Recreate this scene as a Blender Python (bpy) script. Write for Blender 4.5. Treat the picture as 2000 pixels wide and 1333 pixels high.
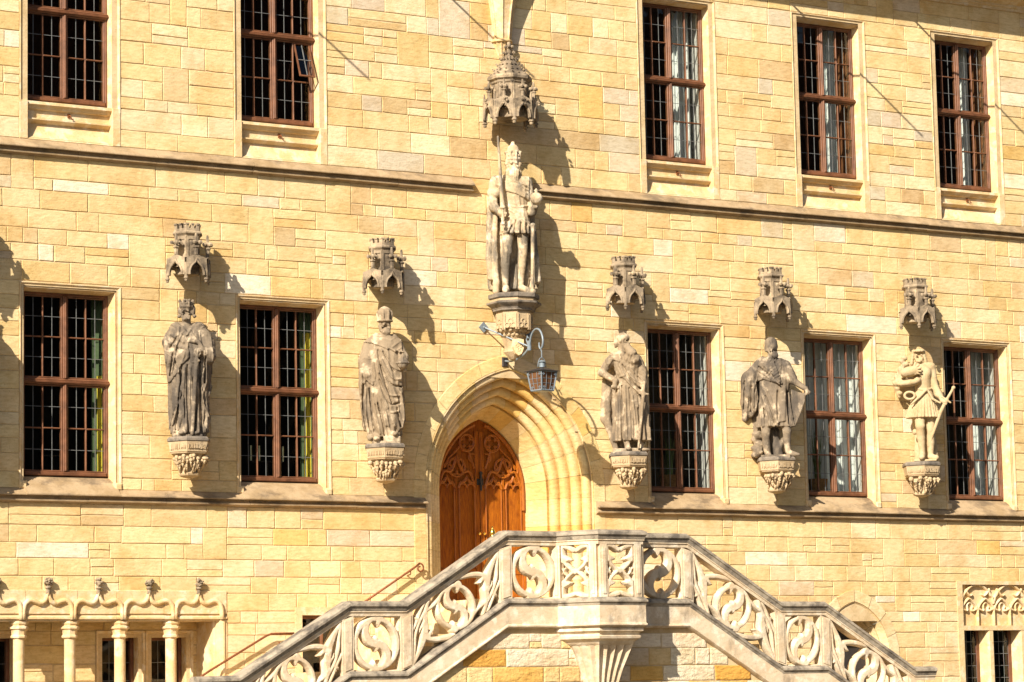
import bpy, bmesh, math, random
import numpy as np
from mathutils import Vector, Matrix

# ------------------------------------------------------------------ scene, camera, light
for o in list(bpy.data.objects): bpy.data.objects.remove(o)
scene = bpy.context.scene
COL = scene.collection
random.seed(11); RNG = np.random.default_rng(5)

YAW, PITCH, ROLL = 0.552402, 0.123455, -0.019861      # camera axes against the facade (plane y = 0)
CAM = np.array([-23.65943, -39.36002, 1.65]); FPX = 5800.0
_f = np.array([math.sin(YAW)*math.cos(PITCH), math.cos(YAW)*math.cos(PITCH), math.sin(PITCH)])
_r = np.array([math.cos(YAW), -math.sin(YAW), 0.0]); _u = np.cross(_r, _f)
R2 = math.cos(ROLL)*_r + math.sin(ROLL)*_u; U2 = -math.sin(ROLL)*_r + math.cos(ROLL)*_u
cam_d = bpy.data.cameras.new('camera'); cam = bpy.data.objects.new('camera', cam_d); COL.objects.link(cam)
cam_d.sensor_width = 36.0; cam_d.sensor_fit = 'HORIZONTAL'; cam_d.lens = FPX/2000*36.0
cam_d.clip_start = 0.5; cam_d.clip_end = 2000
cam.matrix_world = Matrix(((R2[0], U2[0], -_f[0], CAM[0]), (R2[1], U2[1], -_f[1], CAM[1]), (R2[2], U2[2], -_f[2], CAM[2]), (0, 0, 0, 1)))
scene.camera = cam

SUN = Vector((1.50, 1.0, -1.12)).normalized()           # direction the sunlight travels
world = bpy.data.worlds.new('World'); scene.world = world; world.use_nodes = True
wn = world.node_tree; sky = wn.nodes.new('ShaderNodeTexSky'); sky.sky_type = 'NISHITA'; sky.sun_disc = False
sky.sun_elevation = math.asin(-SUN.z); sky.sun_rotation = math.atan2(-SUN.x, -SUN.y)
sky.air_density = 1.0; sky.dust_density = 1.5
wn.nodes['Background'].inputs['Strength'].default_value = 0.058
wn.links.new(sky.outputs[0], wn.nodes['Background'].inputs['Color'])
sun_d = bpy.data.lights.new('sun', 'SUN'); sun_d.energy = 5.0; sun_d.angle = math.radians(0.53); sun_d.color = (1.0, 0.88, 0.735)
sun = bpy.data.objects.new('sun', sun_d); COL.objects.link(sun); sun.rotation_euler = SUN.to_track_quat('-Z', 'Y').to_euler()
vs = scene.view_settings; vs.view_transform = 'Standard'; vs.look = 'None'; vs.exposure = 0.84; vs.gamma = 1.0; vs.use_curve_mapping = False

def at(px, py, y=0.0):
    """point of the plane y that the photograph shows at pixel px, py"""
    d = (px-1000)/FPX*R2 - (py-666.5)/FPX*U2 + _f
    t = (y-CAM[1])/d[1]; q = CAM+t*d
    return Vector((q[0], y, q[2]))

# ------------------------------------------------------------------ objects
def tag(o, label=None, cat=None, group=None, kind=None):
    if label: o['label'] = label
    if cat: o['category'] = cat
    if group: o['group'] = group
    if kind: o['kind'] = kind
    return o
def empty(name, loc=(0, 0, 0), parent=None):
    o = bpy.data.objects.new(name, None); COL.objects.link(o); o.location = loc; o.empty_display_size = .2
    if parent: o.parent = parent
    return o
def link(name, me, mat, parent=None, loc=None, rz=None):
    o = bpy.data.objects.new(name, me); COL.objects.link(o)
    if mat is not None and not me.materials: me.materials.append(MAT[mat] if isinstance(mat, str) else mat)
    if parent: o.parent = parent
    if loc is not None: o.location = loc
    if rz is not None: o.rotation_euler.z = rz
    return o
def copy_tree(o, parent=None):
    c = o.copy(); COL.objects.link(c)
    if parent: c.parent = parent
    for ch in o.children: copy_tree(ch, c)
    return c

class MB:
    """collects vertices and faces of one mesh"""
    def __init__(s): s.v = []; s.f = []; s.c = []; s.col = None
    def add(s, vs, fs):
        n = len(s.v); s.v += [tuple(p) for p in vs]; s.f += [tuple(i+n for i in f) for f in fs]
        if s.col is not None: s.c += [s.col]*len(vs)
        return s
    def box(s, x0, x1, y0, y1, z0, z1, b=0.0):
        if b <= 0:
            return s.add([(x0,y0,z0),(x1,y0,z0),(x1,y1,z0),(x0,y1,z0),(x0,y0,z1),(x1,y0,z1),(x1,y1,z1),(x0,y1,z1)],
                         [(0,3,2,1),(4,5,6,7),(0,1,5,4),(1,2,6,5),(2,3,7,6),(3,0,4,7)])
        # front edges (towards -y) chamfered
        return s.add([(x0,y1,z0),(x1,y1,z0),(x1,y1,z1),(x0,y1,z1),(x0,y0+b,z0),(x1,y0+b,z0),(x1,y0+b,z1),(x0,y0+b,z1),
                      (x0+b,y0,z0+b),(x1-b,y0,z0+b),(x1-b,y0,z1-b),(x0+b,y0,z1-b)],
                     [(0,3,2,1),(0,1,5,4),(1,2,6,5),(2,3,7,6),(3,0,4,7),(4,5,9,8),(5,6,10,9),(6,7,11,10),(7,4,8,11),(8,9,10,11)])
    def loft(s, rings, closed=True, caps=True):
        n = len(rings[0]); vs = [p for r in rings for p in r]; fs = []
        for i in range(len(rings)-1):
            for j in range(n if closed else n-1):
                k = (j+1) % n
                fs.append((i*n+j, i*n+k, (i+1)*n+k, (i+1)*n+j))
        if caps and closed:
            fs.append(tuple(range(n-1, -1, -1))); fs.append(tuple((len(rings)-1)*n+j for j in range(n)))
        return s.add(vs, fs)
    def ngon_prism(s, prof, n, cx, cy, rot=0.0, caps=True):
        """prof: list of (radius, z)"""
        rings = [[(cx+r*math.cos(rot+2*math.pi*j/n), cy+r*math.sin(rot+2*math.pi*j/n), z) for j in range(n)] for r, z in prof]
        return s.loft(rings, True, caps)
    def tube(s, pts, r, n=8, caps=True):
        pts = [Vector(p) for p in pts]; rings = []; m = len(pts)
        rr = r if isinstance(r, (list, tuple)) else [r]*m
        up = Vector((0, 0, 1)); prev = None
        for i in range(m):
            t = (pts[min(i+1, m-1)]-pts[max(i-1, 0)]).normalized()
            if prev is None:
                a = t.cross(up) if abs(t.dot(up)) < .95 else t.cross(Vector((1, 0, 0)))
            else: a = prev - t*prev.dot(t)
            a.normalize(); b = t.cross(a); prev = a
            rings.append([pts[i]+(a*math.cos(2*math.pi*j/n)+b*math.sin(2*math.pi*j/n))*rr[i] for j in range(n)])
        return s.loft(rings, True, caps)
    def ball(s, c, r, n=8, m=5, sz=1.0):
        rings = []
        for i in range(1, m):
            a = math.pi*i/m-math.pi/2
            rings.append([(c[0]+r*math.cos(a)*math.cos(2*math.pi*j/n), c[1]+r*math.cos(a)*math.sin(2*math.pi*j/n), c[2]+r*sz*math.sin(a)) for j in range(n)])
        return s.loft(rings)
    def extr_y(s, poly, y0, y1):
        """poly of (x, z), counter-clockwise seen from -y"""
        n = len(poly)
        return s.add([(x, y0, z) for x, z in poly]+[(x, y1, z) for x, z in poly],
                     [tuple(range(n)), tuple(range(2*n-1, n-1, -1))]+[(j, j+n, (j+1) % n+n, (j+1) % n) for j in range(n)])
    def mesh(s, name, smooth=False):
        me = bpy.data.meshes.new(name); me.from_pydata(s.v, [], s.f); me.validate(clean_customdata=False)
        if s.c:
            a = me.attributes.new('tint', 'FLOAT_COLOR', 'POINT')
            arr = np.ones((len(s.v), 4), np.float32); arr[:, :3] = np.array(s.c, np.float32); a.data.foreach_set('color', arr.ravel())
        if smooth: me.polygons.foreach_set('use_smooth', [True]*len(me.polygons))
        me.update()
        return me
    def build(s, name, mat, parent=None, smooth=False, sharp=None):
        me = s.mesh(name, smooth)
        if sharp:
            bm = bmesh.new(); bm.from_mesh(me); bmesh.ops.recalc_face_normals(bm, faces=bm.faces)
            for e in bm.edges:
                if len(e.link_faces) == 2 and e.calc_face_angle(0) > sharp: e.smooth = False
            for f in bm.faces: f.smooth = True
            bm.to_mesh(me); bm.free()
        return link(name, me, mat, parent)

# ------------------------------------------------------------------ materials
MAT = {}
def nodes(name):
    m = bpy.data.materials.new(name); m.use_nodes = True; nt = m.node_tree
    MAT[name] = m
    return m, nt, nt.nodes['Principled BSDF']
def N(nt, kind, **kw):
    n = nt.nodes.new(kind)
    for k, v in kw.items():
        if k in n.inputs: n.inputs[k].default_value = v
        else: setattr(n, k, v)
    return n
def mixc(nt, fac, a, b, mode='MIX'):
    n = nt.nodes.new('ShaderNodeMix'); n.data_type = 'RGBA'; n.blend_type = mode; n.clamp_factor = True
    for sock, v in ((n.inputs[0], fac), (n.inputs[6], a), (n.inputs[7], b)):
        if hasattr(v, 'links') or hasattr(v, 'is_output'): nt.links.new(v, sock)
        elif isinstance(v, (tuple, list)): sock.default_value = tuple(v)+((1,) if len(v) == 3 else ())
        else: sock.default_value = v
    return n.outputs[2]
def ramp(nt, src, lo, hi):
    n = nt.nodes.new('ShaderNodeMapRange'); n.interpolation_type = 'SMOOTHSTEP'
    n.inputs['From Min'].default_value = lo; n.inputs['From Max'].default_value = hi
    nt.links.new(src, n.inputs['Value']); return n.outputs[0]
def noise(nt, vec, scale, detail=4, rough=.6, stretch=None):
    if stretch:
        mp = nt.nodes.new('ShaderNodeMapping'); mp.inputs['Scale'].default_value = stretch
        nt.links.new(vec, mp.inputs['Vector']); vec = mp.outputs[0]
    n = N(nt, 'ShaderNodeTexNoise', Scale=scale, Detail=detail, Roughness=rough)
    nt.links.new(vec, n.inputs['Vector']); return n.outputs['Fac']
def stone_mat(name, base=None, alt=None, stain=None, stain_at=(.55, .75), stain_amt=.8, light=None, bump=.35, rough=.9, fine=55., stain_scale=3., stretch=(1, 1, .45), spec=.15):
    m, nt, b = nodes(name)
    pos = nt.nodes.new('ShaderNodeNewGeometry').outputs['Position']
    if base is None:
        at_ = nt.nodes.new('ShaderNodeAttribute'); at_.attribute_name = 'tint'; col = at_.outputs['Color']
        blot = noise(nt, pos, 1.6, 5, .65)
        col = mixc(nt, ramp(nt, blot, .42, .68), col, mixc(nt, 1.0, col, (.86, .78, .66), 'MULTIPLY'))
        bed = noise(nt, pos, 7., 4, .65, (1, 1, 4.0))
        col = mixc(nt, ramp(nt, bed, .35, .75), mixc(nt, 1.0, col, (1.12, 1.12, 1.14), 'MULTIPLY'), mixc(nt, 1.0, col, (.9, .86, .8), 'MULTIPLY'))
        rust = noise(nt, pos, .9, 6, .7)
        col = mixc(nt, ramp(nt, rust, .6, .8), col, mixc(nt, 1.0, col, (1.0, .76, .45), 'MULTIPLY'))
    else:
        col = mixc(nt, ramp(nt, noise(nt, pos, 3.5, 5, .65), .38, .66), base, alt or tuple(c*.8 for c in base))
    if light: col = mixc(nt, ramp(nt, noise(nt, pos, 5., 4, .6), .50, .64), col, light)
    if stain:
        st = ramp(nt, noise(nt, pos, stain_scale, 6, .68, stretch), *stain_at)
        mm = nt.nodes.new('ShaderNodeMath'); mm.operation = 'MULTIPLY'; mm.inputs[1].default_value = stain_amt; nt.links.new(st, mm.inputs[0])
        col = mixc(nt, mm.outputs[0], col, stain)
    speck = noise(nt, pos, 38., 3, .6)
    col = mixc(nt, ramp(nt, speck, .55, .78), col, mixc(nt, 1.0, col, (.72, .68, .62), 'MULTIPLY'))
    nt.links.new(col, b.inputs['Base Color'])
    b.inputs['Roughness'].default_value = rough; b.inputs['Specular IOR Level'].default_value = spec
    h1 = noise(nt, pos, fine, 4, .65); h2 = noise(nt, pos, 9., 4, .6, (1, 1, 1.8))
    ad = nt.nodes.new('ShaderNodeMath'); ad.operation = 'MULTIPLY_ADD'; ad.inputs[1].default_value = 2.5
    nt.links.new(h2, ad.inputs[0]); nt.links.new(h1, ad.inputs[2])
    bp = N(nt, 'ShaderNodeBump', Strength=bump, Distance=.012); nt.links.new(ad.outputs[0], bp.inputs['Height'])
    nt.links.new(bp.outputs[0], b.inputs['Normal'])
    return m
def plain(name, col, rough=.6, metal=0., spec=.3, var=.15, scale=12., bump=.0):
    m, nt, b = nodes(name)
    pos = nt.nodes.new('ShaderNodeNewGeometry').outputs['Position']
    c = mixc(nt, ramp(nt, noise(nt, pos, scale, 5, .65), .35, .7), tuple(min(1, x*(1+var)) for x in col), tuple(x*(1-var) for x in col))
    nt.links.new(c, b.inputs['Base Color']); b.inputs['Roughness'].default_value = rough; b.inputs['Metallic'].default_value = metal
    b.inputs['Specular IOR Level'].default_value = spec
    if bump:
        bp = N(nt, 'ShaderNodeBump', Strength=bump, Distance=.01); nt.links.new(noise(nt, pos, scale*4, 4, .6), bp.inputs['Height']); nt.links.new(bp.outputs[0], b.inputs['Normal'])
    return m

stone_mat('ashlar')
stone_mat('ashlar_rough', bump=.9, fine=30.)
stone_mat('mortar', (.64, .50, .30), (.52, .39, .21), bump=.3)
stone_mat('trim', (.68, .525, .305), (.62, .44, .21), stain=(.36, .27, .17), stain_at=(.56, .78), stain_amt=.5, light=(.72, .60, .41))
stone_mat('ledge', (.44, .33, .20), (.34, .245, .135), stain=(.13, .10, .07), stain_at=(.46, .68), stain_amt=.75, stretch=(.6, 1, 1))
stone_mat('coping', (.40, .35, .27), (.30, .26, .20), stain=(.09, .08, .07), stain_at=(.42, .66), stain_amt=.85, stretch=(1, 1, 1), stain_scale=4.)
stone_mat('balustrade', (.66, .555, .40), (.58, .455, .30), stain=(.22, .18, .135), stain_at=(.52, .74), stain_amt=.7, light=(.74, .655, .51))
stone_mat('canopy', (.31, .25, .175), (.23, .18, .12), stain=(.07, .06, .05), stain_at=(.44, .66), stain_amt=.8, stain_scale=3.5, stretch=(1, 1, 1), light=(.44, .35, .23))
stone_mat('corbel', (.50, .395, .25), (.42, .315, .185), stain=(.18, .14, .10), stain_at=(.55, .75), stain_amt=.7, stain_scale=5.)
stone_mat('slab', (.19, .165, .135), (.26, .22, .17), stain=(.075, .068, .06), stain_at=(.45, .65), stain_scale=6., stretch=(1, 1, 1))
stone_mat('statue_grey', (.185, .150, .110), (.245, .196, .136), stain=(.068, .06, .052), stain_at=(.44, .62), stain_amt=.85, stain_scale=3.4, stretch=(1, 1, .35), light=(.50, .41, .29), bump=.25)  # weathering stains and pale patches, strengthened to imitate highlights and shaded folds
stone_mat('statue_tan', (.29, .228, .153), (.235, .182, .12), stain=(.11, .092, .073), stain_at=(.5, .7), stain_amt=.75, stain_scale=3.2, stretch=(1, 1, .35), light=(.54, .44, .305), bump=.25)  # weathered too, its mottling also raised to stand in for lit and shaded folds
stone_mat('statue_pale', (.50, .405, .27), (.42, .325, .20), stain=(.12, .108, .09), stain_at=(.46, .60), stain_amt=.85, stain_scale=3.4, stretch=(1, 1, .4), light=(.70, .60, .44), bump=.25)
stone_mat('statue_sand', (.50, .40, .245), (.43, .325, .18), stain=(.20, .165, .115), stain_at=(.54, .74), stain_amt=.6, stain_scale=3.0, bump=.25)
plain('frame_paint', (.15, .064, .031), rough=.45, var=.3, scale=6., spec=.4)
plain('lead', (.19, .20, .20), rough=.5, metal=.3)
plain('white_plaster', (.82, .82, .80), rough=.9, var=.04)
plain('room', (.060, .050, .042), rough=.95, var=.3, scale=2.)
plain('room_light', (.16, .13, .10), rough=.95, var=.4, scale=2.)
plain('curtain_white', (.80, .84, .84), rough=.95, var=.05)
plain('curtain_green', (.12, .17, .09), rough=.95, var=.1)
plain('curtain_yellow', (.80, .62, .06), rough=.95, var=.1)
plain('curtain_brown', (.16, .065, .025), rough=.9, var=.3)
plain('iron_blue', (.20, .25, .29), rough=.45, metal=.2, var=.15, scale=25., spec=.5)
plain('iron_dark', (.045, .04, .04), rough=.5, metal=.3)
plain('iron_rust', (.20, .075, .03), rough=.6, metal=.3, var=.35, scale=30.)
plain('brass', (.85, .60, .15), rough=.25, metal=1.0)
plain('candle', (.85, .85, .60), rough=.6)
plain('leaf', (.10, .16, .05), rough=.6)
plain('basket', (.30, .16, .06), rough=.9, var=.3, scale=30.)
stone_mat('reflection_dark', (.05, .042, .035), (.03, .026, .022))  # near-black tone for the added block that darkens the left panes
stone_mat('paving', (.15, .125, .095), (.10, .085, .065), bump=.8)
stone_mat('brown_wall', (.42, .29, .16), (.30, .20, .10), bump=.6)
plain('roof_tile', (.16, .06, .035), rough=.8, var=.4)

def wood_mat():
    m, nt, b = nodes('door_wood')
    pos = nt.nodes.new('ShaderNodeNewGeometry').outputs['Position']
    g = noise(nt, pos, 10., 6, .7, (6, 6, .5))
    col = mixc(nt, ramp(nt, g, .3, .72), (.44, .14, .008), (.17, .036, .004))
    nt.links.new(col, b.inputs['Base Color']); b.inputs['Roughness'].default_value = .42; b.inputs['Specular IOR Level'].default_value = .4
    bp = N(nt, 'ShaderNodeBump', Strength=.15, Distance=.01); nt.links.new(g, bp.inputs['Height']); nt.links.new(bp.outputs[0], b.inputs['Normal'])
wood_mat()
def glass_mat(name, tint):
    m = bpy.data.materials.new(name); m.use_nodes = True; nt = m.node_tree; MAT[name] = m
    nt.nodes.remove(nt.nodes['Principled BSDF']); out = nt.nodes['Material Output']
    tr = N(nt, 'ShaderNodeBsdfTransparent', Color=tint+(1,)); gl = N(nt, 'ShaderNodeBsdfGlossy', Roughness=.02); fr = N(nt, 'ShaderNodeFresnel', IOR=1.6)
    ge = nt.nodes.new('ShaderNodeNewGeometry'); mr = nt.nodes.new('ShaderNodeMapRange'); mr.inputs['To Min'].default_value = 1.6; mr.inputs['To Max'].default_value = 1/1.6      # a thin pane reflects alike from both sides
    nt.links.new(ge.outputs['Backfacing'], mr.inputs['Value']); nt.links.new(mr.outputs[0], fr.inputs['IOR'])
    pos = nt.nodes.new('ShaderNodeNewGeometry').outputs['Position']
    bp = N(nt, 'ShaderNodeBump', Strength=.05, Distance=.02); nt.links.new(noise(nt, pos, 5., 2, .5), bp.inputs['Height'])
    nt.links.new(bp.outputs[0], gl.inputs['Normal']); mx = nt.nodes.new('ShaderNodeMixShader')
    nt.links.new(fr.outputs[0], mx.inputs[0]); nt.links.new(tr.outputs[0], mx.inputs[1]); nt.links.new(gl.outputs[0], mx.inputs[2]); nt.links.new(mx.outputs[0], out.inputs['Surface'])
glass_mat('glass', (.80, .83, .80)); glass_mat('glass_red', (.5, .10, .04)); glass_mat('glass_green', (.08, .42, .12)); glass_mat('glass_amber', (.75, .32, .08))
plain('lamp_glass', (.13, .065, .032), rough=.12, spec=.5, var=.3)
# ------------------------------------------------------------------ ground
def quad_sheet(name, x0, x1, y0, y1, z, mat, kind='structure'):
    o = MB().add([(x0, y0, z), (x1, y0, z), (x1, y1, z), (x0, y1, z)], [(0, 1, 2, 3)]).build(name, mat); o['kind'] = kind; return o
quad_sheet('ground', -600, 600, -600, 600, 0.0, 'paving')

# ------------------------------------------------------------------ the facade: openings
WX = [-6.845, -3.42, 3.90, 7.055, 10.06]                 # window axes
HW = .675                                                # half width of a window frame
LOW = (5.10, 7.745); UPP = (10.55, 13.17)
PX, PS, PR, PC = .53, 5.08, 1.225, .38                   # portal axis, springing, inner radius, centre offset
PA = PR-PC                                               # half width of the door
def arch_half(z, o):
    """half width of the portal arch, o outside the door's edge, at height z"""
    if z <= PS: return PA+o
    q = (PR+o)**2-(z-PS)**2
    return math.sqrt(q)-PC if q > PC*PC else -1
FX0, FX1, FZ1 = -11.0, 15.5, 13.86
facade = empty('palace_facade'); tag(facade, 'long yellow sandstone palace front with two rows of tall leaded windows', 'building')

ARC_X1 = -4.40                                           # right end of the arcade
rects = [(x-.72, x+.72, 4.86, 7.80) for x in WX]+[(x-.66, x+.66, 9.95, 13.22) for x in WX]
rects += [(PX-1.50, PX+1.50, 0.0, 6.0), (PX-1.2, PX+1.2, 6.0, 6.5), (PX-.8, PX+.8, 6.5, 6.8), (FX0, -4.48, 0.0, 3.02), (9.57, 11.9, 0.0, 3.62), (6.52, 7.88, 0, 3.0), (-3.15, -2.35, 1.9, 3.10)]
def wall_plate():
    xs = sorted({FX0, FX1} | {v for r in rects for v in r[:2]}); zs = sorted({0.0, FZ1} | {v for r in rects for v in r[2:]})
    m = MB()
    for i in range(len(xs)-1):
        for j in range(len(zs)-1):
            cx = (xs[i]+xs[i+1])/2; cz = (zs[j]+zs[j+1])/2
            if any(r[0] < cx < r[1] and r[2] < cz < r[3] for r in rects): continue
            m.add([(xs[i], .0085, zs[j]), (xs[i+1], .0085, zs[j]), (xs[i+1], .0085, zs[j+1]), (xs[i], .0085, zs[j+1])], [(0, 1, 2, 3)])
    return m.build('wall', 'mortar', facade)
wall = wall_plate()

PAL = [((.67, .523, .268), 42), ((.69, .553, .303), 34), ((.71, .590, .365), 12), ((.64, .478, .22), 8), ((.62, .52, .355), 5), ((.745, .663, .50), 3), ((.60, .463, .258), 4), ((.64, .45, .17), 1.2)]
PAL_PALE = [((.715, .585, .36), 40), ((.70, .555, .32), 38), ((.67, .518, .268), 16), ((.755, .675, .52), 6), ((.63, .53, .375), 4)]
PAL_STAIR = [((.74, .66, .50), 34), ((.69, .54, .27), 24), ((.65, .43, .14), 14), ((.60, .34, .08), 5), ((.66, .57, .41), 20)]
def pick(pal):
    t = random.uniform(0, sum(w for _, w in pal))
    for c, w in pal:
        t -= w
        if t <= 0: break
    k = random.uniform(.93, 1.07)
    return tuple(min(.85, v*k*random.uniform(.985, 1.015)) for v in c)

def stone_geo(m, x0, x1, z0, z1, col, y0=0.0, jit=.0055, gap=.0028, proud=None, bev=.0055):
    """one squared block with slightly worn edges; front towards -y"""
    w, h = x1-x0, z1-z0
    g = gap*random.choice((.7, 1, 1, 1, 1.4, 2.4))
    x0 += g; x1 -= g; z0 += g; z1 -= g
    p = random.uniform(-.0022, .003) if proud is None else proud
    nx = 3 if w > .42 else 2
    pts = []
    for i in range(nx): pts.append((x0+(x1-x0)*i/nx, z0))
    for i in range(2): pts.append((x1, z0+(z1-z0)*i/2))
    for i in range(nx): pts.append((x1-(x1-x0)*i/nx, z1))
    for i in range(2): pts.append((x0, z1-(z1-z0)*i/2))
    j = jit
    def jj(): return min(.014, abs(random.gauss(0, j*.6)))
    cx, cz = (x0+x1)/2, (z0+z1)/2
    out = [(x-math.copysign(jj(), x-cx)*(abs(x-cx) > w*.3), z-math.copysign(jj(), z-cz)*(abs(z-cz) > h*.3)) for x, z in pts]
    n = len(out); tilt = random.uniform(-.005, .005)/max(w, .3); tz = random.uniform(-.004, .004)/max(h, .2)
    vs = [(x, y0+.013, z) for x, z in out]
    bx = [bev*random.uniform(.6, 1.7) for _ in out]
    vs += [(x, y0-p+.0025+tilt*(x-cx)+tz*(z-cz), z) for (x, z) in out]
    vs += [(x-math.copysign(b, x-cx), y0-p-.0025+tilt*(x-cx)+tz*(z-cz), z-math.copysign(b, z-cz)) for (x, z), b in zip(out, bx)]
    fs = []
    for i in range(n):
        k = (i+1) % n
        fs += [(i, k, n+k, n+i), (n+i, n+k, 2*n+k, 2*n+i)]
    fs.append(tuple(2*n+i for i in range(n)))
    m.col = col; m.add(vs, fs)

def cut(iv, lo, hi):
    out = []
    for a, b in iv:
        if hi <= a or lo >= b: out.append((a, b)); continue
        if lo > a: out.append((a, lo))
        if hi < b: out.append((hi, b))
    return out
def courses(z0, z1, lo=.17, hi=.31):
    zs = [z0]
    while zs[-1] < z1-1e-6:
        h = random.choice([random.uniform(lo, hi), random.uniform(lo+.04, hi-.03)])
        if z1-(zs[-1]+h) < lo: h = z1-zs[-1] if z1-zs[-1] < hi*1.15 else (z1-zs[-1])/2
        zs.append(min(z1, zs[-1]+h))
    return zs
def row(iv, za, zb, pal, out, edge=None):
    h = zb-za
    for a, b in iv:
        if b-a < .03: continue
        x = a
        while x < b-1e-6:
            w = min(1.10, max(.20, random.lognormvariate(math.log(.50), .45)*(.65+1.3*h)))
            if b-(x+w) < .18: w = b-x if b-x < .95 else (b-x)*.55
            if h > .22 and random.random() < .13:
                s = za+h*random.uniform(.4, .6)
                out.append((x, x+w, za, s, pick(pal))); out.append((x, x+w, s, zb, pick(pal)))
            else: out.append((x, x+w, za, zb, pick(pal)))
            x += w
stones = []
def zone(z0, z1, iv, pal, lo=.17, hi=.31, excl=None):
    zs = courses(z0, z1, lo, hi); prs = list(zip(zs[:-1], zs[1:])); rows_ = []
    for a, b in prs:
        v = list(iv)
        if excl:
            for e in excl((a+b)/2): v = cut(v, *e)
        rows_.append(v)
    i = random.randrange(2)
    while i+1 < len(prs):                                # now and then a tall block through two courses
        if prs[i+1][1]-prs[i][0] < .62:
            for a, b in list(rows_[i]):
                x = a+random.uniform(.3, 2.6)
                while x < b-.9:
                    w = random.uniform(.22, .62)
                    if any(p+.02 < x and x+w < q-.02 for p, q in rows_[i+1]):
                        rows_[i] = cut(rows_[i], x, x+w); rows_[i+1] = cut(rows_[i+1], x, x+w)
                        stones.append((x, x+w, prs[i][0], prs[i+1][1], pick(pal)))
                    x += w+random.uniform(1.6, 5.0)
        i += 2
    for v, (a, b) in zip(rows_, prs): row(v, a, b, pal, stones)
full = [(FX0, FX1)]
def portal_ex(z):
    h = arch_half(z, .86)
    return [(PX-h, PX+h)] if h > 0 else []
def low_ex(z):
    e = portal_ex(z)
    if z < 3.42: e.append((FX0, ARC_X1))
    if z < 3.66: e.append((9.44, 12.0))
    q = 1.0**2-max(0, z-2.45)**2
    if q > .05: e.append((7.20-math.sqrt(q)*.86, 7.20+math.sqrt(q)*.86))
    if 1.9 < z < 3.16: e.append((-3.22, -2.28))
    return e
zone(0.0, 3.16, full, PAL_PALE, .18, .30, low_ex); zone(3.16, 3.42, full, PAL, .2, .3, low_ex); zone(3.42, 3.66, full, PAL, .2, .3, low_ex); zone(3.66, 4.70, full, PAL, .19, .29, low_ex)
wedge = [-99]+WX+[99]
def piers(z0, z1, off):
    for a, b in zip([FX0]+[x+off for x in WX], [x-off for x in WX]+[FX1]):
        zone(z0, z1, [(a, b)], PAL if z0 < 9 else PAL+[((.72, .61, .38), 16), ((.59, .51, .37), 7), ((.56, .42, .22), 6)], .17, .34, portal_ex if z0 < 6 and a < PX < b else None)
piers(4.90, 7.865, .785); zone(7.865, 9.69, full, PAL, .17, .31); zone(9.69, 9.93, [(-.12, 1.05)], PAL, .2, .4); piers(9.93, 13.285, .785); zone(13.285, 13.86, full, PAL, .2, .3)

def proj(p):
    d = np.array(p)-CAM; c = d@_f
    return 1000+FPX*(d@R2)/c, 666.5-FPX*(d@U2)/c
def shown(s):
    a = proj((s[0], 0, s[2])); b = proj((s[1], 0, s[3]))
    w = max(0, min(2000, b[0])-max(0, a[0])); h = max(0, min(1333, a[1])-max(0, b[1]))
    return w*h
hidden_by_stairs = lambda s: s[3] < 4.1-.62*abs(s[0]-PX) and abs(s[0]-PX) < 5.6
stones.sort(key=lambda s: -(0 if hidden_by_stairs(s) else shown(s)))
for i, (x0, x1, z0, z1, c) in enumerate(stones[:300]):
    m = MB(); stone_geo(m, x0, x1, z0, z1, c); m.build('stone', 'ashlar', wall)
m = MB()
for x0, x1, z0, z1, c in stones[300:]: stone_geo(m, x0, x1, z0, z1, c)
rest = m.build('small_stones', 'ashlar', wall); rest['kind'] = 'stuff'

# ------------------------------------------------------------------ mouldings that run along the wall
def run_x(name, prof, spans, mat, parent=facade, joints=1.3, ends=True):
    m = MB(); n = len(prof)
    for a, b in spans:
        k = max(1, int((b-a)/joints)); xs = [a]
        for i in range(1, k): xs.append(a+(b-a)*i/k+random.uniform(-.25, .25))
        xs.append(b)
        for x0, x1 in zip(xs[:-1], xs[1:]):
            g = .003; dy = random.uniform(-.004, .004); dz = random.uniform(-.003, .003)
            ra = [(x0+g, y+dy, z+dz) for y, z in prof]; rb = [(x1-g, y+dy, z+dz) for y, z in prof]
            m.loft([ra, rb])
    return m.build(name, mat, parent, sharp=.5)
SC = [(.05, 9.945), (.0, 9.93), (-.13, 9.812), (-.136, 9.803), (-.136, 9.79), (-.13, 9.785), (-.055, 9.792), (-.05, 9.755), (-.07, 9.745), (-.082, 9.73), (-.078, 9.712), (-.04, 9.705), (-.02, 9.685), (.05, 9.68)]
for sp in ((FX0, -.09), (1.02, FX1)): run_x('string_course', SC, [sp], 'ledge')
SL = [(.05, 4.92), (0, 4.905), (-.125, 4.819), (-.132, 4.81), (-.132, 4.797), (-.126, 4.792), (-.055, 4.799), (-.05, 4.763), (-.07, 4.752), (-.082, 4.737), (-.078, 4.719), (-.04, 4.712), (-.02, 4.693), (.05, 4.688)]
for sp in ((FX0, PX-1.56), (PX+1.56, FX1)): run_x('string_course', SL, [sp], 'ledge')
CO = [(.05, 13.80), (-.03, 13.80), (-.04, 13.84), (-.07, 13.86), (-.08, 13.90), (-.18, 13.93), (-.30, 14.0), (-.36, 14.07), (-.38, 14.10), (-.62, 14.12), (-.64, 14.20), (-.64, 14.26), (.05, 14.30)]
run_x('cornice', CO, [(FX0, FX1)], 'trim', joints=1.8)
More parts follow.
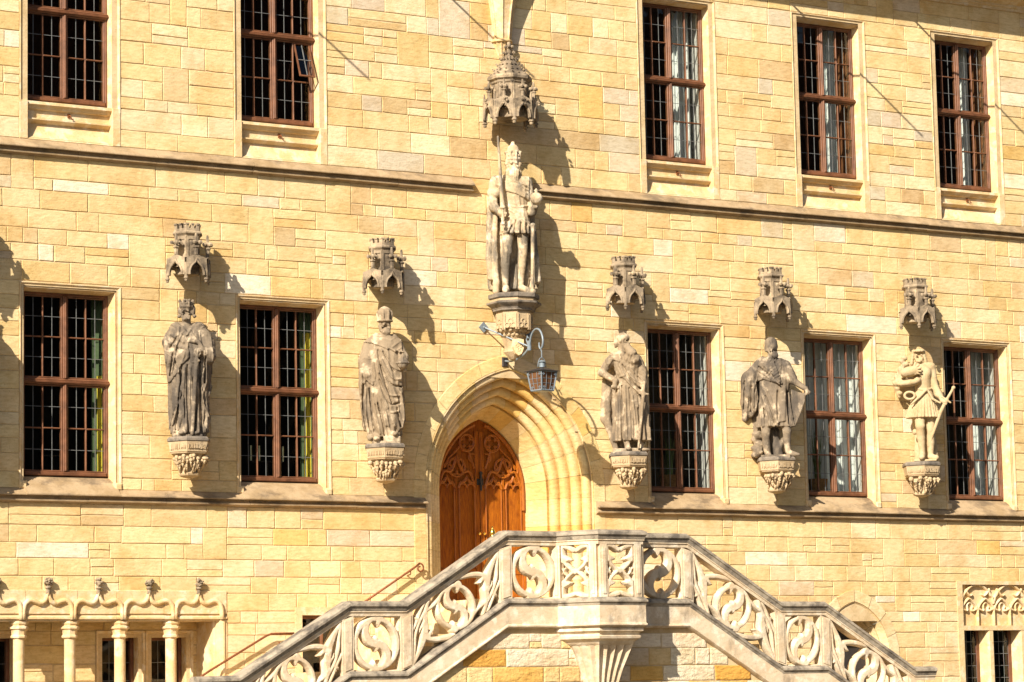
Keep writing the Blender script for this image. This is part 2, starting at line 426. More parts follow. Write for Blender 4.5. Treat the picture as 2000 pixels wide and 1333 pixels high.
MB().add([(FX0, -.75, 14.22), (FX1, -.75, 14.22), (FX1, 6, 19.5), (FX0, 6, 19.5), (FX0, -.75, 14.3), (FX1, -.75, 14.3), (FX1, 6, 19.6), (FX0, 6, 19.6)],
         [(0, 3, 2, 1), (4, 5, 6, 7), (0, 1, 5, 4), (1, 2, 6, 5), (2, 3, 7, 6), (3, 0, 4, 7)]).build('roof', 'roof_tile', facade)

# dark rooms behind the windows
def room(z0, z1, x0, x1, mat):
    m = MB(); y0, y1 = .02, 4.5
    m.add([(x0, y0, z0), (x1, y0, z0), (x1, y1, z0), (x0, y1, z0), (x0, y0, z1), (x1, y0, z1), (x1, y1, z1), (x0, y1, z1)], [(0, 1, 2, 3), (7, 6, 5, 4), (1, 5, 6, 2), (2, 6, 7, 3), (3, 7, 4, 0)])
    return m.build('room', mat, facade)
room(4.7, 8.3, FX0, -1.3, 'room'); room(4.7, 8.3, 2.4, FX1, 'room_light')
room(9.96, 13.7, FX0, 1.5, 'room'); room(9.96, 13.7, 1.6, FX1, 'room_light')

# ------------------------------------------------------------------ windows
JP = [(0, .30), (0, .19), (.03, .055), (.034, .022), (.048, .036), (.06, .036), (.075, .004), (.095, -.014), (.108, -.014), (.112, .02)]
def u_sweep(m, xc, hw, zb, zt, prof):
    rings = []
    for side in range(4):
        ring = []
        for o, y in prof:
            ring.append([(xc-hw-o, y, zb), (xc-hw-o, y, zt+o), (xc+hw+o, y, zt+o), (xc+hw+o, y, zb)][side])
        rings.append(ring)
    m.loft(rings, closed=False)
PANES = {}
def pane_mesh(w, h):
    key = (round(w, 3), round(h, 3), random.randrange(5))
    if key not in PANES:
        m = MB()
        for i in (0, 1):
            for j in (0, 1):
                x0, x1, z0, z1 = -w/2+i*w/2, i*w/2, -h/2+j*h/2, j*h/2
                a, b, c, d = [random.uniform(-.0022, .0022) for _ in range(4)]
                m.add([(x0, a, z0), (x1, b, z0), (x1, c, z1), (x0, d, z1)], [(0, 1, 2, 3)])
        PANES[key] = m.mesh('pane'); PANES[key].materials.append(MAT['glass'])
    return PANES[key]
def make_window(xc, zb, zt, lower, open_vent=False):
    m = MB(); u_sweep(m, xc, HW, zb-.12, zt, JP)
    if lower:
        for s in (-1, 1):
            x = xc+s*(HW+.058); m.box(x-.058, x+.058, -.03, .2, zb-.21, zb-.10, .02)
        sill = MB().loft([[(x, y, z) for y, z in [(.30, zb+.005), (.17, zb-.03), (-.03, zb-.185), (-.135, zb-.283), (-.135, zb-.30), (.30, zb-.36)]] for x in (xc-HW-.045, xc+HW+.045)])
    else:
        for s in (-1, 1):
            a, b = sorted((xc+s*(HW-.015), xc+s*(HW+.112))); m.box(a, b, -.012, .3, 9.93, zb-.06, .006)
        w = HW-.014
        prof = [(.30, zb), (.16, zb-.025), (.015, zb-.055), (.01, zb-.10), (.05, zb-.12), (.07, zb-.155), (.115, zb-.165), (.115, zb-.29), (.05, zb-.295), (.05, zb-.315), (.10, zb-.345), (.14, zb-.36), (.06, 9.99), (-.01, 9.93), (.30, 9.90)]
        m.loft([[(x, y, z) for y, z in prof] for x in (xc-w, xc+w)])
    win = m.build('window', 'trim', facade, sharp=.6)
    if lower: sill.build('sill', 'ledge', win)
    # wooden frame
    f = MB(); y0, y1 = .205, .29; e = .040
    x0, x1 = xc-HW, xc+HW; zm = zb+(zt-zb)*.515; T = .045
    f.box(x0, x0+e, y0, y1, zb, zt, .008); f.box(x1-e, x1, y0, y1, zb, zt, .008)
    f.box(x0+e, x1-e, y0, y1, zt-e, zt, .008); f.box(x0+e, x1-e, y0-.02, y1, zb, zb+.06, .012)
    f.box(xc-.034, xc+.034, y0-.015, y1, zb+.06, zm-T, .010); f.box(xc-.034, xc+.034, y0-.015, y1, zm+T, zt-e, .010)
    f.box(xc-.014, xc+.014, y0-.033, y0-.014, zb+.07, zm-T, .008); f.box(xc-.014, xc+.014, y0-.033, y0-.014, zm+T, zt-e-.01, .008)
    f.loft([[(x, y, z) for y, z in [(y1, zm-T), (y0-.005, zm-T), (y0-.02, zm-.032), (y0-.05, zm-.022), (y0-.054, zm-.002), (y0-.035, zm+.006), (y0-.04, zm+.02), (y0-.01, zm+.034), (y0, zm+T), (y1, zm+T)]] for x in (x0+.001, x1-.001)])
    lead = MB(); st = .022
    for sx, (a, b) in enumerate(((x0+e, xc-.034), (xc+.034, x1-e))):
        for sz, (c, d) in enumerate(((zb+.06, zm-T), (zm+T, zt-e))):
            vent = open_vent and sx == 1 and sz == 0
            ya = y0+.012
            f.box(a, a+st, ya, y1-.01, c, d, .008); f.box(b-st, b, ya, y1-.01, c, d, .008)
            f.box(a+st, b-st, ya, y1-.01, c, c+st, .008); f.box(a+st, b-st, ya, y1-.01, d-st, d, .008)
            xm, zz = (a+b)/2, (c+d)/2
            f.box(xm-.010, xm+.010, ya+.006, y1-.02, c+st, d-st, .006)
            for (p, q) in ((a+st, xm-.012), (xm+.012, b-st)): f.box(p, q, ya+.004, y1-.02, zz-.010, zz+.010, .006)
            for (p, q) in ((a+st, xm-.012), (xm+.012, b-st)):
                for (r, s) in ((c+st, zz-.013), (zz+.013, d-st)):
                    lx, lz = (p+q)/2, (r+s)/2
                    if vent and p > xm and r > zz:
                        vs_ = MB(); ww, hh = q-p, s-r
                        for bx in ((-ww/2, -ww/2+.02, -hh, 0), (ww/2-.02, ww/2, -hh, 0), (-ww/2+.02, ww/2-.02, -.02, 0), (-ww/2+.02, ww/2-.02, -hh, -hh+.02)): vs_.box(bx[0], bx[1], -.012, .012, bx[2], bx[3])
                        v = vs_.build('open_vent', 'frame_paint', win); v.location = (lx, .235, s); v.rotation_euler.x = -math.radians(20); v['label'] = 'small top-hung pane tilted open'
                        g = MB().box(-.005, .005, -.006, .006, -hh+.02, -.02).box(-ww/2+.02, ww/2-.02, -.006, .006, -hh/2-.005, -hh/2+.005)
                        g.build('vent_lead', 'lead', win).matrix_world = v.matrix_basis.copy()
                        pm = link('pane', pane_mesh(ww-.02, hh-.02), None, win)
                        pm.matrix_world = v.matrix_basis @ Matrix.Translation((0, .001, -hh/2))
                        continue
                    lead.box(lx-.0035, lx+.0035, .236, .246, r, s); lead.box(p, q, .2362, .2458, lz-.0035, lz+.0035)
                    link('pane', pane_mesh(q-p, s-r), None, win, (lx, .241, lz))
    f.build('frame', 'frame_paint', win); lead.build('lead_bars', 'lead', win)
    if not lower:
        h = MB().tube([(xc+.02, .11, zb-.21), (xc+.02, .05, zb-.215), (xc+.02, .03, zb-.235), (xc+.035, .028, zb-.27), (xc+.06, .028, zb-.268)], .009, 6).box(xc+.002, xc+.038, .095, .116, zb-.24, zb-.18)
        h.build('hook', 'iron_rust', win)
    return win
for i, x in enumerate(WX):
    make_window(x, *LOW, True); make_window(x, *UPP, False, open_vent=(i == 1))

# behind the glass: plastered inner reveals, curtains, candles, plants
def reveal(xc, zb, zt, mat):
    m = MB().add([(xc+HW-.03, .31, zb-.05), (xc+HW+.16, 1.0, zb-.05), (xc+HW+.16, 1.0, zt), (xc+HW-.03, .31, zt)], [(0, 1, 2, 3)])
    m.add([(xc+HW+.16, 1.0, zb-.3), (xc+HW+1.2, 1.0, zb-.3), (xc+HW+1.2, 1.0, zt+.4), (xc+HW+.16, 1.0, zt+.4)], [(0, 1, 2, 3)])
    return m.build('window_reveal', mat, facade)
def sheet(name, a, b, z0, z1, amp, waves, mat, label, cat, gather=0.0):
    n = waves*6; rows = 8; m = MB(); rings = []
    d = Vector((b[0]-a[0], b[1]-a[1])); nn = Vector((-d.y, d.x)).normalized(); ph = [random.uniform(-.5, .5) for _ in range(n+1)]
    for j in range(rows+1):
        t = j/rows; z = z0+(z1-z0)*t; ring = []
        for i in range(n+1):
            u = i/n; k = amp*(math.sin(u*waves*2*math.pi+ph[i]*.5+.5*math.sin(t*3))+.35*math.sin(u*waves*4.6+t*2))
            uu = .5+(u-.5)*(1-gather*math.sin(t*math.pi))
            ring.append((a[0]+d.x*uu+nn.x*k, a[1]+d.y*uu+nn.y*k, z))
        rings.append(ring)
    m.loft(rings, closed=False)
    o = m.build(name, mat, None, smooth=True); tag(o, label, cat); return o
for x in WX[2:]: reveal(x, *LOW, 'white_plaster')
reveal(WX[2], *UPP, 'white_plaster')
for x, n in ((WX[0], 'leftmost'), (WX[1], 'second')):
    sheet('curtain', (x+.57, .60), (x+.70, .42), 5.12, 7.75, .02, 4, 'curtain_green', 'green curtain drawn aside in the %s lower window' % n, 'curtain')
    sheet('curtain', (x+.60, .52), (x+.72, .36), 5.12, 6.6 if x < -5 else 7.4, .02, 2, 'curtain_yellow', 'bright yellow curtain edge in the %s lower window' % n, 'curtain')
sheet('curtain', (WX[3]-.25, 1.0), (WX[3]+.75, .62), 5.1, 7.8, .03, 7, 'curtain_white', 'pale sheer curtain in the lower window behind the statue with the shield', 'curtain')
sheet('curtain', (WX[2]+.36, .72), (WX[2]+.60, .52), 10.6, 13.2, .035, 4, 'curtain_white', 'cream curtain in the upper window right of the spired canopy', 'curtain')
sheet('curtain', (WX[3]+.33, .66), (WX[3]+.53, .52), 10.6, 13.2, .035, 4, 'curtain_white', 'pale curtain in the second upper window from the right', 'curtain')
sheet('curtain', (WX[3]+.54, .46), (WX[3]+.76, .34), 10.6, 13.2, .03, 4, 'curtain_brown', 'brown curtain in the second upper window from the right', 'curtain')
sheet('curtain', (WX[4]+.30, .66), (WX[4]+.50, .52), 10.6, 13.2, .03, 3, 'curtain_white', 'pale curtain in the rightmost upper window', 'curtain')
sheet('curtain', (WX[4]+.52, .46), (WX[4]+.76, .34), 10.6, 13.2, .03, 4, 'curtain_brown', 'brown curtain in the rightmost upper window', 'curtain')
sheet('curtain', (WX[4]+.42, .85), (WX[4]+.66, .62), 5.1, 7.8, .03, 4, 'curtain_white', 'pale sheer curtain in the rightmost lower window', 'curtain')
def candles(px, py, y, xs, label):
    p = at(px, py, y); e = empty('candlestick', p); tag(e, label, 'candlestick')
    b = MB().tube([(xs[0], 0, -.02), (xs[-1], 0, -.02)], .012, 6).tube([((xs[0]+xs[-1])/2, 0, -.02), ((xs[0]+xs[-1])/2, 0, -.5)], .015, 6)
    b.build('stem', 'iron_dark', e)
    for x in xs: MB().tube([(x, 0, -.01), (x, 0, .22)], .014, 7).build('candle', 'candle', e)
candles(102, 888, .62, (-.16, .16), 'candlestick with pale candles behind the leftmost lower window')
candles(525, 900, .62, (-.30, -.16, .10, .24), 'four pale candles behind the second lower window from the left')
def reed(px, py, y, n, h, label, basket):
    p = at(px, py, y); e = empty('potted_plant', (p.x, y, p.z)); tag(e, label, 'plant')
    MB().ngon_prism([(.13, 0), (.17, .22), (.155, .22), (.14, .17)], 12, 0, 0).build('pot', 'basket', e)
    m = MB()
    for i in range(n):
        a = random.uniform(0, 6.28); r0 = random.uniform(0, .07); r1 = r0+random.uniform(.02, .16); hh = h*random.uniform(.55, 1)
        q = [Vector((math.cos(a)*(r0+(r1-r0)*t*t), math.sin(a)*(r0+(r1-r0)*t*t), .17+hh*t)) for t in (0, .35, .7, 1)]
        w = random.uniform(.006, .013); d = Vector((-math.sin(a), math.cos(a), 0))
        m.loft([[q[k]-d*w*(1-k/3.2), q[k]+d*w*(1-k/3.2)] for k in range(4)], closed=False)
    m.build('leaves', 'leaf', e)
reed(1308, 955, .75, 34, .85, 'reedy potted plant in the lower window right of the bearded statue', True)
reed(1598, 962, .60, 60, 1.05, 'tall green reed plant in the window behind the statue with the shield', True)
# ------------------------------------------------------------------ portal
def arch_pt(side, o, t, y):
    """t<0: metres below the springing; 0..1 along the arc to the apex"""
    if t <= 0: return (PX+side*(PA+o), y, PS+t)
    th = t*(math.pi-math.acos(-PC/(PR+o)))
    return (PX+side*((PR+o)*math.cos(th)-PC), y, PS+(PR+o)*math.sin(th))
PP = [(0, .97), (0, .86), (.155, .585), (.16, .555)]
for i in range(49):
    s = i/48; w = abs(math.sin(math.pi*4*s))**.6; off = .115*w-.065
    PP.append((.17+.49*s-.73*off, .54-.53*s-.68*off))
PP += [(.665, -.002), (.672, -.014), (.690, -.014), (.690, .05)]
RP = [(.694, .03), (.694, -.010), (.698, -.014), (.896, -.014), (.90, -.010), (.90, .03)]
threshold = MB().box(PX-1.55, PX+1.55, -.02, 1.0, 3.02, 3.27).build('portal', 'trim', facade)
def voussoirs(prof, cuts, mat='ashlar', sm=.5):
    for side in (-1, 1):
        for a, b in zip(cuts[:-1], cuts[1:]):
            n = 2 if a < 0 else 7
            g = .0018
            ts = [a+(b-a)*k/n for k in range(n+1)]
            ts[0] += g*(.6 if a >= 0 else 1); ts[-1] -= g*(.6 if a >= 0 else 1) if b < 1 else 0
            rings = [[arch_pt(side, o, t, y) for o, y in prof] for t in ts]
            if side < 0: rings = [r[::-1] for r in rings]
            m = MB(); m.col = pick([((.68, .55, .30), 50), ((.66, .51, .24), 34), ((.65, .44, .15), 8), ((.70, .58, .37), 14)])
            m.loft(rings, closed=False)
            o = m.build('voussoir', mat, threshold, sharp=.7)
voussoirs(PP, [-1.9, -1.42, -.98, -.55, -.12, .10, .26, .42, .58, .74, .90, 1.0])
voussoirs(RP, [-1.9, -1.5, -1.12, -.7, -.3, .03, .17, .33, .48, .63, .80, 1.0])

for prof in ([(o+.03, y+.03) for o, y in PP[:-1]], [(.66, .02), (.93, .02)]):
    for side in (-1, 1):
        rings = [[arch_pt(side, o, t, y) for o, y in prof] for t in [-1.9, -1.0, -.01]+[k/16 for k in range(1, 17)]]
        if side < 0: rings = [q[::-1] for q in rings]
        MB().loft(rings, closed=False).build('joint_mortar', 'mortar', threshold)

# door leaves with carved tracery
YD = .955
def tr(m, pts, r=.016, y=None):
    m.tube([(x, (YD-.020) if y is None else y, z) for x, z in pts], r*1.35, 6)
def arcp(cx, cz, r, a0, a1, n=10, sx=1.0): return [(cx+sx*r*math.cos(math.radians(a0+(a1-a0)*k/n)), cz+r*math.sin(math.radians(a0+(a1-a0)*k/n))) for k in range(n+1)]
def ogee(x0, x1, z0, h, n=9):
    """two mirrored s-curves meeting in a point"""
    out = []; w = (x1-x0)/2; cx = (x0+x1)/2
    for k in range(n+1):
        t = k/n; u = w*(1-t); z = z0+h*(t+.20*math.sin(2*math.pi*t))
        out.append((cx-u, z))
    return out+[(2*cx-x, z) for x, z in out[::-1][1:]]
for side in (-1, 1):
    leaf = MB(); zb = 3.27
    arc = [(arch_pt(side, -.002, k/14, 0)[0], arch_pt(side, -.002, k/14, 0)[2]) for k in range(15)]
    xin = PX+side*.004
    poly = [(xin, zb), (PX+side*(PA-.002), zb)]+arc[:-1]+[(xin, arc[-1][1]-.004)]
    if side < 0: poly = poly[::-1]
    leaf.extr_y(poly, YD+.012, YD+.06)
    X = lambda u: PX+side*u
    def bx(u0, u1, z0, z1, d=.016, b=.008):
        a, c = sorted((X(u0), X(u1))); leaf.box(a, c, YD+.012-d, YD+.02, z0, z1, b)
    bx(.006, .085, zb, 6.05, .03); bx(.405, .46, zb, 5.30, .024); bx(.77, PA-.006, zb, 5.12, .024)
    for z in (3.32, 3.78): bx(.085, .405, z, z+.09); bx(.46, .77, z, z+.09)
    # outer rib following the arch
    tr(leaf, [(arch_pt(side, -.05, -.3, 0)[0], 4.8)]+[(arch_pt(side, -.05, k/14*.93, 0)[0], arch_pt(side, -.05, k/14*.93, 0)[2]) for k in range(15)], .028)
    cols = ((.09, .40), (.465, .765))
    for u0, u1 in cols:
        c = (u0+u1)/2; z = 5.13
        tr(leaf, [(X(u), v) for u, v in ogee(u0, u1, z, .20)], .017)
        for s2 in (-1, 1): tr(leaf, [(X(u), v) for u, v in arcp(c+s2*.075, z+.005, .075, 0, 180)], .013)
        tr(leaf, [(X(u), v) for u, v in arcp(c, z+.085, .07, -20, 200)], .012)
    tr(leaf, [(X(u), v) for u, v in ogee(.09, .765, 5.14, .52, 12)], .019)
    for a in (45, 135, 225, 315): tr(leaf, [(X(u), v) for u, v in arcp(.43+.075*math.cos(math.radians(a)), 5.47+.075*math.sin(math.radians(a)), .068, a-125, a+125)], .012)
    tr(leaf, [(X(u), v) for u, v in arcp(.43, 5.47, .155, 0, 360, 18)], .013)
    for a in (0, 90, 180, 270): tr(leaf, [(X(u), v) for u, v in arcp(.235+.062*math.cos(math.radians(a)), 5.86+.062*math.sin(math.radians(a)), .06, a-125, a+125)], .012)
    tr(leaf, [(X(u), v) for u, v in arcp(.235, 5.86, .135, 0, 360, 18)], .016)
    tr(leaf, [(X(u), v) for u, v in [(.10, 5.45), (.16, 5.6), (.2, 5.73)]], .014); tr(leaf, [(X(u), v) for u, v in [(.66, 5.45), (.56, 5.62), (.46, 5.7), (.36, 5.8)]], .014)
    tr(leaf, [(X(u), v) for u, v in arcp(.60, 5.42, .10, -20, 170)], .012); tr(leaf, [(X(u), v) for u, v in arcp(.13, 5.62, .07, -60, 120)], .012)
    for u0, u1 in cols:
        tr(leaf, [(X(u0+.012), 3.88), (X(u0+.012), 5.12)], .010); tr(leaf, [(X(u1-.012), 3.88), (X(u1-.012), 5.12)], .010)
    d = leaf.build('door_leaf', 'door_wood', facade)
    MB().ball((X(.045), YD-.05, 4.42), .028).tube([(X(.045), YD, 4.42), (X(.045), YD-.04, 4.42)], .012, 7).build('door_knob', 'brass', d)
MB().box(PX-.06, PX+.06, YD-.04, YD+.01, 5.19, 5.29, .01).tube([(PX, YD-.05, 5.10), (PX, YD-.05, 5.36)], .022, 8).ball((PX, YD-.05, 5.38), .03).build('bolt', 'iron_dark', facade)

# ------------------------------------------------------------------ ground floor arcade on the left
arcade = run_x('arcade', [(.50, 3.46), (-.004, 3.46), (-.012, 3.45), (-.012, 3.125), (.02, 3.118), (.022, 3.10), (.0, 3.095), (-.02, 3.075), (-.02, 3.05), (.04, 3.035), (.06, 3.02), (.50, 3.02)], [(FX0, ARC_X1)], 'trim', joints=.80)
for v in arcade.data.vertices: pass
CXS = [-9.14, -8.37, -7.595, -6.822, -6.05, -5.247]
def column(x, y=.10):
    m = MB()
    m.ngon_prism([(.135, 3.02), (.135, 2.985), (.118, 2.975), (.112, 2.955), (.142, 2.94), (.142, 2.915), (.115, 2.90), (.105, 2.875), (.10, 2.83), (.115, 2.815), (.115, 2.79), (.095, 2.775)][::-1], 8, x, y, math.pi/8)
    m.ngon_prism([(.082, .35), (.08, 2.78)], 20, x, y, caps=False)
    m.ngon_prism([(.15, 0.0), (.15, .22), (.11, .28), (.09, .36)], 8, x, y, math.pi/8)
    return m.build('column', 'trim', arcade, sharp=.45)
for x in CXS: column(x)
def hood(a, b):
    c = (a+b)/2; k = (b-a)/.80; pts = [(-.385, 3.04), (-.383, 3.12), (-.378, 3.20), (-.355, 3.265), (-.31, 3.305), (-.26, 3.315), (-.20, 3.298), (-.14, 3.272), (-.09, 3.275), (-.045, 3.305), (-.015, 3.36), (0, 3.43)]
    full_ = [(c+x*k, z) for x, z in pts]+[(c-x*k, z) for x, z in pts[::-1][1:]]
    m = MB(); m.tube([(x, -.028, z) for x, z in full_], .036, 8); m.tube([(x, -.010, z-.026 if abs(x-c) < .33 else z) for x, z in full_], .02, 6)
    return m.build('hood_mould', 'trim', arcade, smooth=True)
def blobs(m, c, r, n, br, seed, flat=1.0):
    rr = random.Random(seed)
    for i in range(n):
        a = rr.uniform(0, 6.283); z = rr.uniform(-1, 1); q = math.sqrt(1-z*z)
        m.ball((c[0]+r*q*math.cos(a), c[1]+r*q*math.sin(a), c[2]+r*z*flat), br*rr.uniform(.7, 1.25), 6, 4, rr.uniform(.6, 1.1))
def finial(x, seed):
    m = MB(); m.tube([(x, -.03, 3.38), (x, -.035, 3.48)], [.035, .028], 8); m.ngon_prism([(.03, 3.47), (.048, 3.485), (.048, 3.50), (.03, 3.515)], 8, x, -.04)
    m.ball((x, -.05, 3.57), .045); blobs(m, (x, -.05, 3.575), .052, 16, .022, seed)
    return m.build('finial', 'canopy', arcade, smooth=True)
ends = CXS+[-4.47]
for i in range(len(ends)-1): hood(ends[i], ends[i+1]); finial((ends[i]+ends[i+1])/2, i)
# right jamb of the arcade with its mouldings, and the wall behind
jm = MB(); jp = [(-4.60, .60), (-4.575, .20), (-4.57, .10), (-4.545, .08), (-4.545, .04), (-4.515, .02), (-4.50, -.02), (-4.47, -.035), (-4.445, -.035), (-4.435, -.012), (ARC_X1+.005, -.012), (ARC_X1+.005, .05)]
jm.loft([[(x, y, z) for x, y in jp] for z in (0.0, 3.03)], closed=False); jm.build('jamb', 'trim', arcade)
YB = .60; bw = [(-6.10, -5.53, 2.80), (-5.32, -4.76, 2.80), (-9.3, -8.6, 2.80), (-8.2, -7.46, 2.80)]
back = MB()
xs = sorted({FX0, ARC_X1} | {v for w in bw for v in w[:2]})
for a, b in zip(xs[:-1], xs[1:]):
    top = 0.6 if any(w[0] <= (a+b)/2 <= w[1] for w in bw) else 3.1
    back.add([(a, YB+.012, 0), (b, YB+.012, 0), (b, YB+.012, top), (a, YB+.012, top)], [(0, 1, 2, 3)])
    if top < 1: back.add([(a, YB+.012, 2.8), (b, YB+.012, 2.8), (b, YB+.012, 3.1), (a, YB+.012, 3.1)], [(0, 1, 2, 3)])
back = back.build('recessed_wall', 'mortar', facade)
bst = []
zs = courses(1.2, 2.90, .2, .3)+[3.06]
for a, b in zip(zs[:-1], zs[1:]):
    iv = [(-8.9, -4.5)]
    if a < 2.85:
        for w in bw: iv = cut(iv, w[0]-.10, w[1]+.10)
    row(iv, a, b, PAL, bst)
for x0, x1, z0, z1, c in bst:
    m = MB(); stone_geo(m, x0, x1, z0, z1, c, YB); m.build('stone', 'ashlar', back)
for w in bw:
    m = MB(); xc = (w[0]+w[1])/2; u_sweep(m, xc, (w[1]-w[0])/2, .6, w[2], [(0, YB+.3), (0, YB+.06), (.03, YB+.02), (.05, YB+.03), (.07, YB-.01), (.10, YB-.02), (.105, YB+.02)])
    wi = m.build('window', 'trim', facade, sharp=.6)
    f = MB(); y = YB+.2
    f.box(w[0], w[0]+.04, y, y+.05, .6, w[2], .006); f.box(w[1]-.05, w[1], y-.03, y+.05, .6, w[2], .006); f.box(w[0]+.04, w[1]-.05, y, y+.05, w[2]-.04, w[2], .006)
    f.build('frame', 'frame_paint', wi)
    l = MB()
    for z in (1.4, 1.66, 1.92, 2.18, 2.44): l.box(w[0]+.04, w[1]-.05, y+.018, y+.03, z-.004, z+.004)
    for k in (1, 2): xx = w[0]+.04+(w[1]-w[0]-.09)*k/3; l.box(xx-.004, xx+.004, y+.0182, y+.0298, .6, w[2]-.04)
    l.build('lead_bars', 'lead', wi)
    for k in range(3):
        x0 = w[0]+.04+(w[1]-w[0]-.09)*k/3; x1 = x0+(w[1]-w[0]-.09)/3
        MB().add([(x0, y+.024, .6), (x1, y+.026, .6), (x1, y+.024, w[2]-.04), (x0, y+.022, w[2]-.04)], [(0, 1, 2, 3)]).build('pane', 'glass', wi)
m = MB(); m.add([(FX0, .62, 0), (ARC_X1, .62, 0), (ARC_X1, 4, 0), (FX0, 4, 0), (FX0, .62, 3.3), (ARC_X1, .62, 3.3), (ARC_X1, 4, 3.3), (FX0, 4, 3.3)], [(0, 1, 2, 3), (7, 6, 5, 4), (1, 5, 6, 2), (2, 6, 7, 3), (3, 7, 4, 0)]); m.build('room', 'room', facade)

# ------------------------------------------------------------------ small openings right and left of the stairs
m = MB(); u_sweep(m, -2.75, .40, 1.9, 3.10, [(0, .4), (0, .02), (.005, -.008), (.12, -.008), (.122, .03)]); sw = m.build('window', 'trim', facade)
f = MB(); f.box(-3.15, -3.10, .14, .2, 1.9, 3.1, .006).box(-3.10, -2.35, .14, .2, 3.05, 3.1, .006).box(-2.77, -2.73, .14, .2, 1.9, 3.05, .006); f.build('frame', 'frame_paint', sw)
for a, b in ((-3.10, -2.77), (-2.73, -2.35)): MB().add([(a, .17, 1.9), (b, .17, 1.9), (b, .17, 3.05), (a, .17, 3.05)], [(0, 1, 2, 3)]).build('pane', 'glass', sw)
m = MB(); m.add([(-3.2, .4, 1.8), (-2.3, .4, 1.8), (-2.3, 2, 1.8), (-3.2, 2, 1.8), (-3.2, .4, 3.12), (-2.3, .4, 3.12), (-2.3, 2, 3.12), (-3.2, 2, 3.12)], [(0, 1, 2, 3), (7, 6, 5, 4), (1, 5, 6, 2), (2, 6, 7, 3), (3, 7, 4, 0)]); m.build('room', 'room', facade)
# pointed cellar doorway
def sm_arch(cx, zs, hw, c, o, t, side, y):
    r = hw+c
    if t <= 0: return (cx+side*(hw+o), y, zs+t)
    th = t*(math.pi-math.acos(-c/(r+o))); return (cx+side*((r+o)*math.cos(th)-c), y, zs+(r+o)*math.sin(th))
dw = MB().box(6.5, 7.9, .40, .46, 0, 3.2).build('cellar_door', 'iron_dark', facade)
for side in (-1, 1):
    for prof, name, cuts in (([(0, .42), (0, .25), (.04, .16), (.06, .18), (.10, .10), (.13, .12), (.17, .02), (.2, -.012), (.21, .03)], 'moulding', [-2.4, 0, .5, 1]), ([(.212, .03), (.212, -.016), (.40, -.016), (.40, .03)], 'voussoir', [-2.4, -1.6, -1.1, -.5, -.05, .25, .5, .75, 1])):
        for a, b in zip(cuts[:-1], cuts[1:]):
            n = 2 if a < 0 else 6
            rings = [[sm_arch(7.20, 2.42, .52, .2, o, t, side, y) for o, y in prof] for t in [a+.003+(b-a-.006)*k/n for k in range(n+1)]]
            if side < 0: rings = [r[::-1] for r in rings]
            m = MB(); m.col = pick(PAL_PALE); m.loft(rings, closed=False); m.build(name, 'ashlar', dw, sharp=.7)
# ------------------------------------------------------------------ carving tools: distance fields turned into meshes
def surface_net(D, lo, h):
    """vertices and quads of the zero surface of the sampled field D"""
    S = D < 0
    c = np.zeros(tuple(n-1 for n in D.shape), np.int8)
    for i in (0, 1):
        for j in (0, 1):
            for k in (0, 1): c += S[i:S.shape[0]-1+i, j:S.shape[1]-1+j, k:S.shape[2]-1+k]
    I = np.argwhere((c > 0) & (c < 8)); idx = -np.ones(c.shape, np.int64); idx[tuple(I.T)] = np.arange(len(I))
    acc = np.zeros((len(I), 3)); cnt = np.zeros(len(I))
    for ax in range(3):
        o1, o2 = [a for a in range(3) if a != ax]
        for a in (0, 1):
            for b in (0, 1):
                p = I.copy(); p[:, o1] += a; p[:, o2] += b; q = p.copy(); q[:, ax] += 1
                d0 = D[tuple(p.T)]; d1 = D[tuple(q.T)]; m = (d0 < 0) != (d1 < 0)
                t = np.where(m, d0/np.where(m, d0-d1, 1), 0)
                pt = p.astype(float); pt[:, ax] += t
                acc[m] += pt[m]; cnt[m] += 1
    V = acc/cnt[:, None]*h+np.array(lo); F = []
    for ax in range(3):
        o1, o2 = (ax+1) % 3, (ax+2) % 3
        sl0 = [slice(None)]*3; sl1 = [slice(None)]*3; sl0[ax] = slice(0, -1); sl1[ax] = slice(1, None)
        s0 = S[tuple(sl0)]; s1 = S[tuple(sl1)]; E = np.argwhere(s0 != s1)
        ok = (E[:, o1] > 0) & (E[:, o2] > 0) & (E[:, o1] < D.shape[o1]-1) & (E[:, o2] < D.shape[o2]-1); E = E[ok]
        fl = s0[tuple(E.T)]
        def cell(a, b):
            p = E.copy(); p[:, o1] -= a; p[:, o2] -= b; return idx[tuple(p.T)]
        q = np.stack([cell(1, 1), cell(0, 1), cell(0, 0), cell(1, 0)], 1)
        q[~fl] = q[~fl][:, ::-1]; F.append(q)
    return V, np.concatenate(F)
def np_mesh(name, V, F, smooth=True):
    me = bpy.data.meshes.new(name); me.vertices.add(len(V)); me.vertices.foreach_set('co', np.asarray(V, np.float32).ravel())
    me.loops.add(F.size); me.loops.foreach_set('vertex_index', F.astype(np.int32).ravel())
    me.polygons.add(len(F)); me.polygons.foreach_set('loop_start', np.arange(0, F.size, 4, dtype=np.int32))
    me.update(calc_edges=True); me.validate()
    if smooth: me.polygons.foreach_set('use_smooth', np.ones(len(me.polygons), bool))
    return me
def seg_dist(X, Z, pts, hw=None):
    """distance to a polyline in the X, Z plane, less its half width"""
    best = np.full(np.broadcast(X, Z).shape, 1e3)
    for i in range(len(pts)-1):
        (ax, az), (bx, bz) = pts[i], pts[i+1]; dx, dz = bx-ax, bz-az; L = dx*dx+dz*dz+1e-12
        t = np.clip(((X-ax)*dx+(Z-az)*dz)/L, 0, 1); d = np.hypot(X-ax-t*dx, Z-az-t*dz)
        if hw is not None:
            h0, h1 = (hw[i], hw[i+1]) if isinstance(hw, (list, tuple)) else (hw, hw)
            d = d-(h0+(h1-h0)*t)
        best = np.minimum(best, d)
    return best
